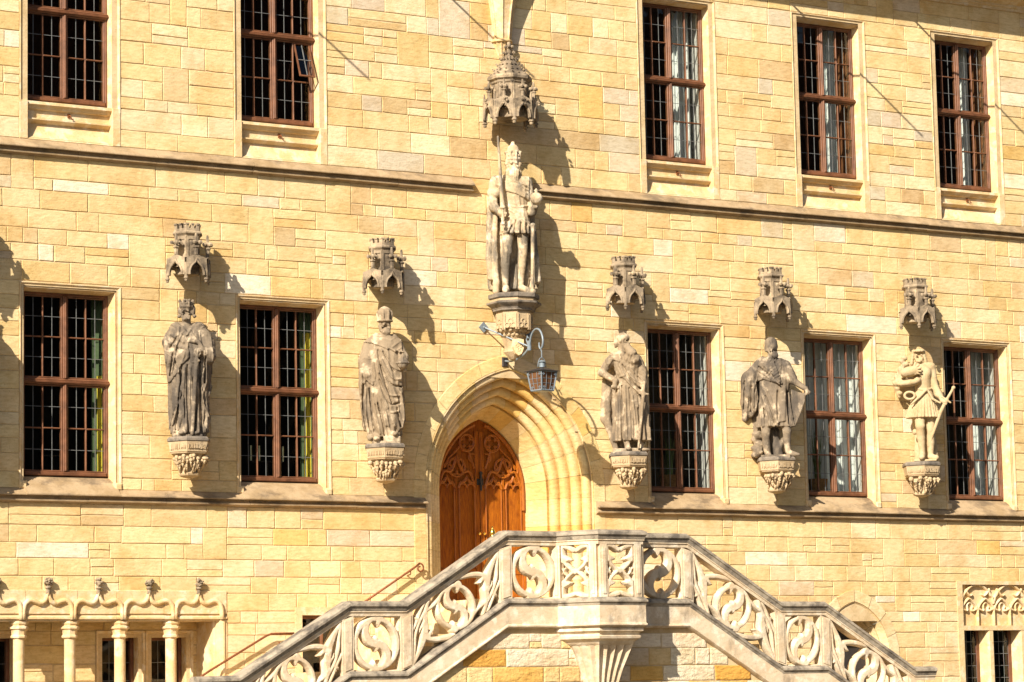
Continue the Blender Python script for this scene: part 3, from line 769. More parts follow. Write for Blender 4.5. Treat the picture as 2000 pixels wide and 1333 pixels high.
def poly_sdf(X, Z, pts):
    d = seg_dist(X, Z, list(pts)+[pts[0]]); inside = np.zeros(d.shape, bool); n = len(pts)
    Xb, Zb = np.broadcast_arrays(X, Z)
    for i in range(n):
        (ax, az), (bx, bz) = pts[i], pts[(i+1) % n]
        if az == bz: continue
        inside ^= ((az > Zb) != (bz > Zb)) & (Xb < (bx-ax)*(Zb-az)/(bz-az)+ax)
    return np.where(inside, -d, d)
def tracery(elems, box, T, clip=None, h=.0095, bev=.5, frame=None):
    """pierced panel: elems = [(points, half width or widths)], cut out of a slab of half thickness T"""
    x0, x1, z0, z1 = box
    X = np.arange(x0-2*h, x1+3*h, h)[:, None]; Z = np.arange(z0-2*h, z1+3*h, h)[None, :]; W = np.arange(-T-2*h, T+3*h, h)
    D2 = np.full((X.size, Z.size), 1e3)
    for pts, hw in elems: D2 = np.minimum(D2, seg_dist(X, Z, pts, hw))
    if frame is not None:
        D2 = np.minimum(D2, -(poly_sdf(X, Z, frame)+.02))
    if clip is not None: C = poly_sdf(X, Z, clip)
    D = np.empty((X.size, W.size, Z.size))
    for k, w in enumerate(W):
        d = D2+bev*T*(abs(w)/T)**2*.5
        d = np.maximum(d, abs(w)-T)
        if clip is not None: d = np.maximum(d, C)
        D[:, k, :] = d
    return surface_net(D, (X[0, 0], W[0], Z[0, 0]), h)
def circ(cx, cz, r, a0=0, a1=360, n=32): return [(cx+r*math.cos(math.radians(a0+(a1-a0)*k/n)), cz+r*math.sin(math.radians(a0+(a1-a0)*k/n))) for k in range(n+1)]
def s_wheel(cx, cz, r, s=1, sz=1.0):
    """wheel with an S inside; s = -1 mirrors it"""
    P = lambda pts: [(cx+s*x*r, cz+z*r*sz) for x, z in pts]
    e = [(P(circ(0, 0, .90)), .125*r)]
    up = circ(0, .465, .465, 90, 270, 16); dn = circ(0, -.465, .465, 90, -90, 16)
    e.append((P(up+dn[1:]), [(.115+.085*math.sin(math.pi*k/32))*r for k in range(33)]))
    for q in (1, -1):
        e.append((P([(q*.10, q*.92), (q*.10, q*.78), (q*.11, q*.60)]), [.24*r, .13*r, .03*r]))
        e.append((P([(q*-.05, q*.00), (q*-.03, q*.16), (q*.0, q*.29)]), [.20*r, .12*r, .03*r]))
    return e
def smooth_pts(pts, n=6):
    out = []; P = [pts[0]]+list(pts)+[pts[-1]]
    for i in range(1, len(P)-2):
        for k in range(n):
            t = k/n
            out.append(tuple(.5*((2*P[i][c])+(-P[i-1][c]+P[i+1][c])*t+(2*P[i-1][c]-5*P[i][c]+4*P[i+1][c]-P[i+2][c])*t*t+(-P[i-1][c]+3*P[i][c]-3*P[i+1][c]+P[i+2][c])*t**3) for c in (0, 1)))
    return out+[tuple(pts[-1])]

# ------------------------------------------------------------------ the double staircase in front of the portal
stair = empty('staircase', (0, 0, 0)); tag(stair, 'double stone staircase with pierced S-tracery balustrade and projecting bay', 'staircase')
YC = -2.36
path = [(-6.05, YC, 2.18), (-5.43, YC, 2.19), (-3.70, YC, 3.21), (-2.78, YC, 3.21), (-1.09, YC, 4.24), (-.16, YC, 4.24), (.18, -2.96, 4.24), (.86, -2.96, 4.24), (1.20, YC, 4.24), (2.12, YC, 4.24), (3.84, YC, 3.22), (4.70, YC, 3.22), (6.43, YC, 2.20), (6.85, YC, 2.20)]
def norms(path):
    ns = []
    for i in range(len(path)):
        seg = []
        for a, b in ((i-1, i), (i, i+1)):
            if a >= 0 and b < len(path):
                d = Vector((path[b][0]-path[a][0], path[b][1]-path[a][1])); d.normalize(); seg.append(Vector((d.y, -d.x)))
        n = sum(seg, Vector((0, 0))); n.normalize(); n = n/max(.5, n.dot(seg[0])); ns.append(n)
    return ns
NS = norms(path)
def rail(name, prof, mat, sharp=.5, sub=None):
    for i in range(len(path)-1):
        m = MB(); a, b = path[i], path[i+1]; L = math.dist(a, b); k = max(1, round(L/.62)) if sub else 1
        for q in range(k):
            ring = []
            for t in (q/k+(.002/L if q else 0), (q+1)/k-(.002/L if q < k-1 else 0)):
                p = [a[c]+(b[c]-a[c])*t for c in range(3)]; n = NS[i]*(1-t)+NS[i+1]*t
                ring.append([(p[0]+n.x*o, p[1]+n.y*o, p[2]+hh) for o, hh in prof])
            m.loft(ring)
        m.build(name, mat, stair, sharp=sharp)
rail('coping', [(-.15, -.03), (-.10, .0), (.09, .0), (.158, -.032), (.162, -.04), (.162, -.075), (.14, -.088), (.128, -.12), (.12, -.14), (-.12, -.14), (-.15, -.07)], 'coping', sub=True)
rail('top_rail', [(-.10, -.142), (.115, -.142), (.118, -.155), (.10, -.168), (.095, -.212), (-.095, -.212)], 'balustrade')
rail('base_rail', [(-.09, -.985), (.10, -.985), (.11, -1.0), (.15, -1.03), (.152, -1.055), (.13, -1.07), (.12, -1.10), (-.09, -1.10)], 'coping')
rail('stringer', [(-.08, -1.102), (.115, -1.102), (.115, -1.36), (.135, -1.375), (.135, -1.395), (.09, -1.42), (-.08, -1.42)], 'balustrade')
def zline(x, d):
    xs = [p[0] for p in path]; zs = [p[2] for p in path]; return float(np.interp(x, xs, zs))+d
def post(x0, x1, y0=YC-.095, y1=YC+.095):
    m = MB(); f = lambda x, d: zline(x, d)
    A = [(x0, y0), (x1, y0), (x1, y1), (x0, y1)]
    m.loft([[(x, y, f(x, -.985)) for x, y in A], [(x, y, f(x, -.212)) for x, y in A]])
    c = (x0+x1)/2; w = (x1-x0)/2-.035
    if w > .01: m.loft([[(x, y, f(x, -.95)) for x, y in ((c-w, y0-.012), (c+w, y0-.012), (c+w, y0), (c-w, y0))], [(x, y, f(x, -.25)) for x, y in ((c-w, y0-.012), (c+w, y0-.012), (c+w, y0), (c-w, y0))]])
    m.build('baluster_post', 'balustrade', stair)
for x0, x1 in ((-5.47, -5.30), (-3.80, -3.62), (-2.86, -2.66), (-1.19, -.99), (-.22, -.10), (1.14, 1.26), (2.02, 2.22), (3.74, 3.93), (4.61, 4.80), (6.30, 6.47)): post(x0, x1)
# square S panels
Hp = .773
def s_panel(x0, x1, s):
    zt = zline((x0+x1)/2, -.212); w = x1-x0; cx, cz = (x0+x1)/2, zt-Hp/2
    e = s_wheel(0, 0, w/2, s, Hp/w)
    k = w/2; hz = Hp/2
    for qx in (-1, 1):
        for qz in (-1, 1): e.append(([(qx*k, qz*hz*.45), (qx*k*.99, qz*hz*.99), (qx*k*.45, qz*hz)], .018))
    V, F = tracery(e, (-k, k, -hz, hz), .085, [(-k, -hz), (k, -hz), (k, hz), (-k, hz)])
    o = link('tracery_panel', np_mesh('tracery_panel', V, F), 'balustrade', stair, (cx, YC, cz)); return o
s_panel(-3.62, -2.86, 1); s_panel(-.99, -.22, 1); s_panel(1.26, 2.02, -1); s_panel(3.93, 4.61, -1)
# long panels on the slopes
def slope_panel(x0, x1, s):
    """s = 1: rises to the right"""
    cx = (x0+x1)/2; zt = zline(cx, -.212); w = (x1-x0)/2; tn = (zline(x1, 0)-zline(x0, 0))/(x1-x0)*s; hz = Hp/2
    cl = lambda x, z: (s*x, z+tn*x)
    clip = [cl(-w, -hz), cl(w, -hz), cl(w, hz), cl(-w, hz)]
    if s < 0: clip = clip[::-1]
    r = hz*math.cos(math.atan(tn))*1.02
    e = s_wheel(0, 0, r, s)
    C = lambda pts: [cl(x*w, z*hz) for x, z in pts]
    for q in (1, -1):
        Q = lambda pts: smooth_pts(C([(q*x, q*z) for x, z in pts]))
        c1 = Q([(.99, .97), (.84, .62), (.74, .28), (.70, -.10), (.70, -.55), (.62, -1.0)]); e.append((c1, [.070-.034*abs(2*k/(len(c1)-1)-1) for k in range(len(c1))]))
        c2 = Q([(.99, .97), (.95, .45), (.93, .0), (.84, -.38), (.72, -.62)]); e.append((c2, .036))
        c3 = Q([(.74, .25), (.58, .52), (.36, .78), (.05, 1.02)]); e.append((c3, .046))
        e.append((C([(q*.66, q*.36), (q*.56, q*.26), (q*.50, q*.30)]), [.055, .03, .012]))
        e.append((C([(q*.70, -q*.30), (q*.82, -q*.12), (q*.84, q*.02)]), [.045, .026, .012]))
        e.append((Q([(1.02, -.22), (.90, -.46), (.82, -.72), (.70, -1.02)]), .036))
        e.append((C([(q*.88, -q*.55), (q*.95, -q*.70)]), [.05, .014]))
        e.append((Q([(.66, -.62), (.48, -.66), (.30, -.86)]), .036))
    B = np.array(clip)
    V, F = tracery(e, (B[:, 0].min(), B[:, 0].max(), B[:, 1].min(), B[:, 1].max()), .085, clip)
    return link('tracery_panel', np_mesh('tracery_panel', V, F), 'balustrade', stair, (cx, YC, zt-hz))
slope_panel(-2.66, -1.19, 1); slope_panel(-5.30, -3.80, 1); slope_panel(2.22, 3.74, -1); slope_panel(4.80, 6.30, -1)
# panels of the bay
def bay_panel(a, b, side_post):
    a, b = Vector(a), Vector(b); d = b-a; L = d.length; ang = math.atan2(d.y, d.x); c = (a+b)/2
    w = .225; hz = Hp/2
    e = []
    for q in (1, -1):
        og = [(-w, -hz*.9*q), (-w*.93, -hz*.55*q), (-w*.70, -hz*.28*q), (-w*.35, -hz*.10*q), (0, hz*.06*q)]
        og = smooth_pts(og); e.append((og, .036)); e.append(([(-x, z) for x, z in og], .036))
        for m_ in (-1, 1):
            e.append(([(m_*w*.86, -hz*.46*q), (m_*w*.52, -hz*.46*q), (m_*w*.34, -hz*.43*q)], [.070, .034, .012]))
            e.append((smooth_pts([(m_*w, -hz*.98*q), (m_*w*.55, -hz*.93*q), (m_*w*.12, -hz*(.86 if q > 0 else .80)*q)]), [.046]*13))
        e.append((smooth_pts([(-w*.75, -hz*.12*q), (-w*.9, hz*.05*q), (-w, hz*.12*q)]), .02)); e.append((smooth_pts([(w*.75, -hz*.12*q), (w*.9, hz*.05*q), (w, hz*.12*q)]), .02))
    V, F = tracery(e, (-w, w, -hz, hz), .085, [(-w, -hz), (w, -hz), (w, hz), (-w, hz)])
    zt = 4.24-.212
    link('tracery_panel', np_mesh('tracery_panel', V, F), 'balustrade', stair, (c.x, c.y, zt-hz), ang)
    for u0, u1 in ((-L/2-.02, -w-.015), (w+.015, L/2+.02)):
        m = MB().box(u0, u1, -.095, .09, zt-Hp, zt); cc = (u0+u1)/2; m.box(cc-.028, cc+.028, -.107, -.094, zt-Hp+.05, zt-.05)
        o = m.build('baluster_post', 'balustrade', stair); o.location = (c.x, c.y, 0); o.rotation_euler.z = ang
bay = [p[:2] for p in path[5:9]]
for i in range(3): bay_panel(bay[i], bay[i+1], i)
# mass of the stairs: steps, landings, ashlar front
body = MB()
prof = [(-6.0, 0)]+[(p[0], p[2]-1.25) for p in path if p[1] == YC][0:]+[(6.8, 0)]
body.extr_y(prof, -2.28, -.25); body = body.build('core', 'mortar', stair)
def flight(xa, za, xb, zb, n=6):
    for k in range(n):
        x0 = xa+(xb-xa)*k/n; x1 = xb; z = za+(zb-za)*(k+1)/n
        a, b = sorted((x0, xb)); MB().box(a, b, -2.27, -.03, z-.17, z, .0).build('step', 'trim', stair)
MB().box(-1.1, 2.15, -2.26, -.03, 3.0, 3.262).build('landing', 'trim', stair)
MB().ngon_prism([(.76, 3.10), (.76, 3.258)], 6, .52, YC, 0).build('landing', 'trim', stair)
flight(-2.78, 2.232, -1.1, 3.26); flight(3.84, 2.232, 2.15, 3.26); flight(-5.43, 1.2, -3.7, 2.23); flight(6.43, 1.2, 4.7, 2.23)
MB().box(-3.70, -2.78, -2.265, -.03, 1.9, 2.235).build('landing', 'trim', stair); MB().box(3.84, 4.70, -2.265, -.03, 1.9, 2.235).build('landing', 'trim', stair)
sf = MB().extr_y([(-6.0, 0)]+[(p[0], p[2]-1.30) for p in path if p[1] == YC]+[(6.8, 0)], -2.40, -2.29).build('front_wall', 'mortar', stair)
sst = []
for a, b in zip(*(lambda z: (z[:-1], z[1:]))(courses(.3, 2.95, .17, .27))):
    xs = [x/50 for x in range(-300, 341) if zline(x/50, -1.42) > (a+b)/2-.02]
    if xs: row([(min(xs), max(xs))], a, b, PAL_STAIR, sst)
for x0, x1, z0, z1, c in sst:
    m = MB(); stone_geo(m, x0, x1, z0, z1, c, -2.413, jit=.012, bev=.014); m.build('stone', 'ashlar_rough', sf)
# corbel carrying the bay
cm = MB(); rings = []
def hexring(s, z, fl=0.0):
    pts = []
    P = [(.52-.70*s, YC), (.52-.35*s, YC-.61*s), (.52+.35*s, YC-.61*s), (.52+.70*s, YC)]
    for i in range(3):
        for k in range(8):
            t = k/8; x = P[i][0]+(P[i+1][0]-P[i][0])*t; y = P[i][1]+(P[i+1][1]-P[i][1])*t
            q = 1-fl*abs(math.sin(t*math.pi*4))**.7
            pts.append((.52+(x-.52)*q, YC+(y-YC)*q, z))
    pts.append((P[3][0], P[3][1], z)); return pts
for s, z, fl in ((1.06, 2.83, 0), (1.10, 2.80, 0), (1.10, 2.765, 0), (1.0, 2.735, 0), (1.0, 2.70, 0), (1.04, 2.69, 0), (1.02, 2.655, 0), (.90, 2.62, 0), (.88, 2.60, 0), (.84, 2.56, .10), (.74, 2.42, .12), (.60, 2.22, .12), (.48, 2.0, .12), (.38, 1.7, .12), (.30, 1.3, .1), (.26, .6, .1), (.26, 0, 0)): rings.append(hexring(s, z, fl))
cm.loft(rings, closed=False); cm.build('bay_corbel', 'balustrade', stair, sharp=.5)

# ------------------------------------------------------------------ traceried window at the lower right
X0, X1 = 9.52, 11.68
m = MB(); m.box(X0-.10, X0+.02, -.012, .3, 0, 3.62).box(X1-.02, X1+.10, -.012, .3, 0, 3.62).box(X0-.10, X1+.10, -.012, .3, 3.62, 3.68)
m.box(X0+.02, X1-.02, .07, .3, 2.92, 3.62); m.box(X0+.02, X1-.02, -.01, .3, 2.84, 2.92)
tw = m.build('window', 'trim', facade)
e = []; k0 = X0+.02; w = .36; nA = 6
for i in range(nA):
    c = k0+w*(i+.5)-X0
    e.append((smooth_pts([(c-w/2, 2.92), (c-w/2, 3.15), (c-w*.42, 3.25), (c-w*.22, 3.33), (c, 3.38), (c+w*.22, 3.33), (c+w*.42, 3.25), (c+w/2, 3.15), (c+w/2, 2.92)]), .020))
    for s in (-1, 1): e.append((smooth_pts([(c+s*w*.40, 3.20), (c+s*w*.16, 3.17), (c+s*w*.13, 3.22)]), [.022-.0012*k for k in range(13)]))
    e.append((circ(c, 3.25, .058, -30, 210, 12), .013))
for i in range(3):
    c = k0+.72*(i+.5)-X0
    e.append((smooth_pts([(c-.36, 3.30), (c-.30, 3.45), (c-.15, 3.58), (c, 3.62), (c+.15, 3.58), (c+.30, 3.45), (c+.36, 3.30)]), .022))
    e.append((circ(c+.36, 3.50, .10, 150, 390, 16), .016))
    for s in (-1, 1): e.append((smooth_pts([(c+s*.24, 3.50), (c+s*.16, 3.43), (c+s*.10, 3.46)]), [.026-.0014*k for k in range(13)]))
V, F = tracery(e, (0.02, X1-X0-.02, 2.92, 3.62), .045, [(.02, 2.92), (X1-X0-.02, 2.92), (X1-X0-.02, 3.62), (.02, 3.62)])
link('tracery', np_mesh('tracery', V, F), 'trim', tw, (X0, .055, 0))
for i in range(3):
    a = X0+.02+.72*i; b = a+.50; mu = MB()
    if i < 2: mu.loft([[(x, y, z) for x, y in ((b, .26), (b+.04, .03), (b+.07, -.004), (b+.15, -.004), (b+.18, .03), (b+.22, .26))] for z in (0, 2.84)], closed=False); mu.build('mullion', 'trim', tw)
    MB().box(a+.0, a+.02, .2, .25, .5, 2.84).box(b-.05, b, .2, .25, .5, 2.84).build('frame', 'frame_paint', tw)
    for r in range(11):
        z0 = .6+.205*r
        for c in range(4):
            xa = a+.02+.1075*c
            g = random.choice(['glass', 'glass', 'glass_red', 'glass_green', 'glass_amber'])
            o = MB().add([(xa+.003, .225+random.uniform(-.002, .002), z0+.003), (xa+.104, .225, z0+.003), (xa+.104, .225+random.uniform(-.002, .002), z0+.202), (xa+.003, .225, z0+.202)], [(0, 1, 2, 3)]).build('pane', g, tw) if z0 > 1.6 else None
    l = MB()
    for r in range(12): l.box(a+.02, b-.05, .221, .231, .6+.205*r-.004, .6+.205*r+.004)
    for c in range(5): l.box(a+.02+.1075*c-.004, a+.02+.1075*c+.004, .2212, .2308, .6, 2.84)
    l.build('lead_bars', 'lead', tw)
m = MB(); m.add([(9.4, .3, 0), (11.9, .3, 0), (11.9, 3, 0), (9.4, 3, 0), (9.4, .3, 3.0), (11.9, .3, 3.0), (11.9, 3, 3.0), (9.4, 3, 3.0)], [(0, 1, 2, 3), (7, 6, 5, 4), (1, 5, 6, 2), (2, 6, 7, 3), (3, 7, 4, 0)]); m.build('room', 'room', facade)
# ------------------------------------------------------------------ canopies and corbels of the statues
def ogee_face(w, z0, z1, rim):
    """outline of an ogee arch from (-w/2, z0) to its point (0, z1)"""
    P = [(-w/2, z0), (-w/2*.97, z0+(z1-z0)*.22), (-w/2*.78, z0+(z1-z0)*.48), (-w/2*.46, z0+(z1-z0)*.66), (-w/2*.20, z0+(z1-z0)*.78), (0, z1)]
    P = smooth_pts(P, 4); return P+[(-x, z) for x, z in P[::-1][1:]]
def crocket_finial(m, x, y, z0, k=1.0, top=.16):
    m.ngon_prism([(.020*k, z0-.03), (.022*k, z0+.04*k), (.034*k, z0+.05*k), (.034*k, z0+.062*k), (.016*k, z0+.07*k), (.016*k, z0+top*k), (.010*k, z0+top*k+.03*k)], 6, x, y)
    for j in range(4):
        a = math.pi/4+j*math.pi/2; m.ball((x+.042*k*math.cos(a), y+.042*k*math.sin(a), z0+.098*k), .024*k, 6, 4)
    m.ball((x, y, z0+.10*k), .028*k, 6, 4)
def make_canopy(x, yc, zb, n=6, R=.33, rs=.185, big=False, label='', name='statue_canopy'):
    e = empty(name, (x, yc, zb)); tag(e, label, 'canopy')
    rot = 0.0 if n == 6 else math.pi/8
    k = R/.33
    side = 2*R*math.sin(math.pi/n); ap = R*math.cos(math.pi/n)
    H = .30*k if not big else .34                        # arch height
    zp = .07
    # shaft with recessed panels
    m = MB(); zs = .68 if not big else .72
    m.ngon_prism([(rs, .12), (rs, zs)], n, 0, 0, rot)
    aps = rs*math.cos(math.pi/n); ws = 2*rs*math.sin(math.pi/n)
    for j in range(n):
        a = rot+(j+.5)*2*math.pi/n; t = MB()
        for (u0, u1, v0, v1) in ((-ws/2+.004, -ws/2+.03, .14, zs), (ws/2-.03, ws/2-.004, .14, zs), (-ws/2+.03, ws/2-.03, zs-.05, zs)):
            t.box(u0, u1, -aps-.012, -aps+.004, v0, v1)
        ca, sa = math.cos(a+math.pi/2), math.sin(a+math.pi/2)
        m.add([(px*ca-py*sa, px*sa+py*ca, pz) for px, py, pz in t.v], t.f)
    m.build('shaft', 'canopy', e)
    # arches: pierced plates standing on the polygon's sides
    for j in range(n):
        a = rot+(j+.5)*2*math.pi/n
        cx, cy = ap*math.cos(a), ap*math.sin(a)
        if cy > .10: continue                            # inside the wall
        og = ogee_face(side*.70, zp+.02, zp+H*.86, 0); og = [(-side/2+.004, zp+.02)]+og+[(side/2-.004, zp+.02)]
        N_ = len(og); t = MB(); th = .045*k
        top = [(u, zp+H*.90+(.20*H)*max(0, 1-abs(u)/(side*.5))**1.4) for u, _ in og]
        vs_ = [(u, -th/2, z) for u, z in og]+[(u, -th/2, z) for u, z in top]+[(u, th/2, z) for u, z in og]+[(u, th/2, z) for u, z in top]
        fs_ = []
        for q in range(N_-1):
            fs_ += [(q, q+1, N_+q+1, N_+q), (2*N_+q+1, 2*N_+q, 3*N_+q, 3*N_+q+1), (q+1, q, 2*N_+q, 2*N_+q+1), (N_+q, N_+q+1, 3*N_+q+1, 3*N_+q)]
        t.add(vs_, fs_)
        t.tube([(u, -th/2-.006, z) for u, z in og[1:-1]], .017*k, 6)
        crocket_finial(t, 0, -.005, zp+H+.05, k*(1.5 if not big else 1.0))
        if big: blobs(t, (0, -.02, zp+H*.78), .07, 10, .022, j)
        o = t.build('arch', 'canopy', e, sharp=.6)
        o.location = (cx, cy, 0); o.rotation_euler.z = a+math.pi/2
    # vaults between the arches and the shaft
    m = MB(); r0 = [(R*.985*math.cos(rot+2*math.pi*j/n), R*.985*math.sin(rot+2*math.pi*j/n)) for j in range(n)]
    rings = [[(x_*s, y_*s, z) for x_, y_ in r0] for s, z in ((.98, zp+H*.80), (.90, zp+H*.86), (rs/R*1.02, zp+H*1.0), (rs/R, zp+H*1.10))]
    m.loft(rings, caps=False)
    rings = [[(x_*s, y_*s, z) for x_, y_ in r0] for s, z in ((.93, zp+H*.50), (.70, zp+H*.72), (.3, zp+H*.85))]
    m.loft([r[::-1] for r in rings], caps=False); m.build('vault', 'canopy', e)
    for j in range(n):
        a = rot+2*math.pi*j/n
        if R*math.sin(a) > .16: continue
        m = MB(); px, py = R*math.cos(a), R*math.sin(a)
        m.ngon_prism([(.006, -.012*k), (.02*k, -.008*k), (.026*k, .012*k), (.018*k, .022*k), (.034*k, .03*k), (.034*k, .048*k), (.024*k, .058*k), (.026*k, zp+H*.3), (.02*k, zp+H*.66)], 8, px*.985, py*.985)
        if big: m.ngon_prism([(.02, zp+H*.6), (.022, zp+H*1.1), (.01, zp+H*1.3)], 6, px*.99, py*.99)
        m.build('pendant', 'canopy', e, sharp=.6)
    # cornice and what crowns it
    m = MB(); rc = rs*1.16 if not big else rs*1.12
    if not big:
        m.ngon_prism([(rs, .655), (rs*1.06, .665), (rs*1.10, .685), (rs*1.28, .715), (rs*1.30, .735), (rs*1.22, .75), (rs*1.14, .755), (rs*1.14, .79)], n, 0, 0, rot); m.build('cornice', 'canopy', e)
        m = MB(); rb = rs*1.12
        for j in range(n):
            a0, a1 = rot+2*math.pi*j/n, rot+2*math.pi*(j+1)/n
            A = Vector((rb*math.cos(a0), rb*math.sin(a0))); B = Vector((rb*math.cos(a1), rb*math.sin(a1)))
            for t0, t1 in ((.0, .22), (.39, .61), (.78, 1.0)):
                p, q = A+(B-A)*t0, A+(B-A)*t1; i_ = -(A+B).normalized()*.05
                ring = [p, q, q+i_, p+i_]; o_ = -(i_/.05)*.012
                m.loft([[(v.x, v.y, .785) for v in ring], [(v.x, v.y, .845) for v in ring]])
                ring2 = [p+o_, q+o_, q+i_, p+i_]; m.loft([[(v.x, v.y, .846) for v in ring2], [(v.x, v.y, .868) for v in ring2]])
        m.build('battlement', 'canopy', e)
    else:
        m.ngon_prism([(rs, .66), (rs*1.08, .68), (rs*1.10, .71), (rs*1.24, .735), (rs*1.26, .77), (rs*1.22, .80), (rs*1.06, .815)], n, 0, 0, rot); m.build('cornice', 'canopy', e)
        m = MB(); m.ngon_prism([(rs*1.10, .80), (rs*.86, .88), (rs*.55, 1.0), (rs*.30, 1.10), (rs*.15, 1.18)], n, 0, 0, rot)
        for j in range(n):
            for t in range(5):
                a = rot+2*math.pi*j/n; r = rs*(1.05-.19*t); z = .82+.068*t+.01*t*t*.5
                m.ball((r*math.cos(a), r*math.sin(a), z+.01), .020, 6, 4); m.ball((r*1.08*math.cos(a), r*1.08*math.sin(a), z+.028), .014, 5, 4)
                if t < 4:
                    a2 = a+math.pi/n; m.ball((r*.93*math.cos(a2), r*.93*math.sin(a2), z+.015), .017, 5, 4)
        m.build('spire', 'canopy', e, smooth=False)
        m = MB(); m.ngon_prism([(.04, 1.15), (.045, 1.19), (.035, 1.2), (.035, 1.25), (.05, 1.26), (.05, 1.27), (.03, 1.28), (.03, 1.35), (.022, 1.36)], 8, 0, 0)
        for j in range(6): m.ball((.062*math.cos(j*1.047), .062*math.sin(j*1.047), 1.285), .026, 6, 4)
        m.build('finial', 'canopy', e)
        e2 = None
    return e
def make_corbel(x, yc, zb, label, seed, R=.335):
    e = empty('statue_corbel', (x, yc, zb)); tag(e, label, 'corbel')
    n = 6; rot = 0; rr = random.Random(seed)
    MB().ngon_prism([(R*.97, .50), (R*1.03, .515), (R*1.03, .545), (R*.95, .575)], n, 0, 0, rot).build('slab', 'slab', e)
    m = MB(); m.ngon_prism([(R*.90, .365), (R*.98, .50)], n, 0, 0, rot)
    ap = R*.94*math.cos(math.pi/6)
    for j in range(n):
        a = rot+(j+.5)*math.pi/3
        if math.sin(a) > .3: continue
        t = MB(); u = -.135
        while u < .13:
            w = rr.choice([.008, .012, .012, .016]); t.box(u, u+w, -.012, .004, .39+rr.choice([0, .01, .012]), .472-rr.choice([0, .012, .012, .02]))
            if rr.random() < .45: t.box(u, u+w+.014, -.0115, .003, rr.choice([.45, .39, .42]), rr.choice([.465, .472]) if rr.random() < .6 else .474)
            u += w+rr.choice([.010, .012, .012, .022])
        ca, sa = math.cos(a+math.pi/2), math.sin(a+math.pi/2)
        m.add([(p*ca-(q-ap)*sa, p*sa+(q-ap)*ca, z) for p, q, z in t.v], t.f)
    m.build('inscribed_band', 'corbel', e)
    m = MB(); m.ngon_prism([(R*.80, .325), (R*.86, .335), (R*.88, .35), (R*.92, .358), (R*.92, .368)], n, 0, 0, rot)
    m.ngon_prism([(.02, -.02), (.06, -.01), (.10, .0), (R*.46, .02), (R*.50, .045), (R*.44, .07), (R*.40, .10), (R*.50, .2), (R*.66, .30), (R*.72, .33)], n, 0, 0, rot)
    m.build('bell', 'corbel', e)
    m = MB()
    for j in range(13):
        a = math.pi+(j+.5)*math.pi/13+rr.uniform(-.1, .1)
        for z, r, b in ((.275, R*.76, .040), (.215, R*.64, .036), (.15, R*.52, .030)):
            aa = a+rr.uniform(-.12, .12); q = r*rr.uniform(.9, 1.1)
            c = (q*math.cos(aa), q*math.sin(aa), z+rr.uniform(-.02, .02)); m.ball(c, b*rr.uniform(.7, 1.05), 7, 5, rr.uniform(.7, 1.2))
            if rr.random() < .7: m.ball((c[0]*1.09, c[1]*1.09, c[2]+rr.uniform(-.03, .0)), b*.5, 6, 4)
            m.tube([(c[0]*1.02, c[1]*1.02, c[2]-.02), (c[0]*1.0, c[1]*1.0, c[2]-.055), (c[0]*.86, c[1]*.86, c[2]-.10)], [.022, .014, .008], 5)
    m.build('foliage', 'corbel', e, smooth=True)
    return e
SX = [(-8.56, -.30), (-5.13, -.30), (-1.87, -.30), (2.54, -.30), (5.45, -.30), (8.50, -.30)]
WHERE = ['beyond the left edge', 'above the statue leaning on a sword', 'above the crowned statue with a round orb', 'above the long-bearded statue with hand on hip', 'above the statue with the shield', 'above the statue with bundle and shell']
WHO = ['beyond the left edge', 'leaning on a sword', 'in a tall crown with a round orb', 'with long beard and hand on hip', 'with the shield', 'with bundle and shell']
for i, (x, y) in enumerate(SX):
    make_canopy(x, y, 7.925, label='small grey battlemented stone canopy %s' % WHERE[i])['group'] = 'battlemented canopies'
    make_corbel(x, y, 5.085, 'carved foliage corbel under the statue %s' % WHO[i], i)['group'] = 'foliage corbels'
make_canopy(.43, -.36, 10.72, 8, .41, .285, True, 'large grey stone canopy with spire over the central king statue')
# corbel of the central statue
e = empty('statue_corbel', (.43, -.36, 7.04)); tag(e, 'eight-sided moulded corbel with shield under the central king statue', 'corbel')
r8 = math.pi/8
MB().ngon_prism([(.385, .94), (.405, .955), (.405, 1.01), (.39, 1.02)], 8, 0, 0, r8).build('slab', 'slab', e)
MB().ngon_prism([(.365, .86), (.375, .94)], 8, 0, 0, r8).build('neck', 'corbel', e)
MB().ngon_prism([(.30, .74), (.335, .755), (.335, .775), (.35, .80), (.41, .84), (.435, .86), (.435, .885), (.38, .90)], 8, 0, 0, r8).build('cornice', 'slab', e)
m = MB(); m.ngon_prism([(.285, .48), (.285, .74), (.30, .745)], 8, 0, 0, r8)
for j in range(8):
    a = r8+(j+.5)*math.pi/4
    if math.sin(a) > .5: continue
    t = MB(); ap = .285*math.cos(math.pi/8)
    for c in (-.05, .05): t.tube([(u, -ap-.004, z) for u, z in arcp(c, .52, .038, 0, 360, 14)], .012, 5)
    t.tube([(u, -ap-.004, z) for u, z in arcp(0, .585, .035, 0, 360, 14)], .011, 5); t.box(-.1, -.08, -ap-.016, -ap+.01, .45, .70).box(.08, .1, -ap-.016, -ap+.01, .45, .70)
    ca, sa = math.cos(a+math.pi/2), math.sin(a+math.pi/2); m.add([(p*ca-q*sa, p*sa+q*ca, z) for p, q, z in t.v], t.f)
m.build('panelled_drum', 'corbel', e)
MB().ngon_prism([(.02, .0), (.06, .015), (.135, .10), (.155, .125), (.14, .14), (.135, .20), (.15, .27), (.18, .35), (.225, .43), (.28, .49)], 8, 0, .05, r8).build('stem', 'corbel', e, sharp=.3)
lf = MB()
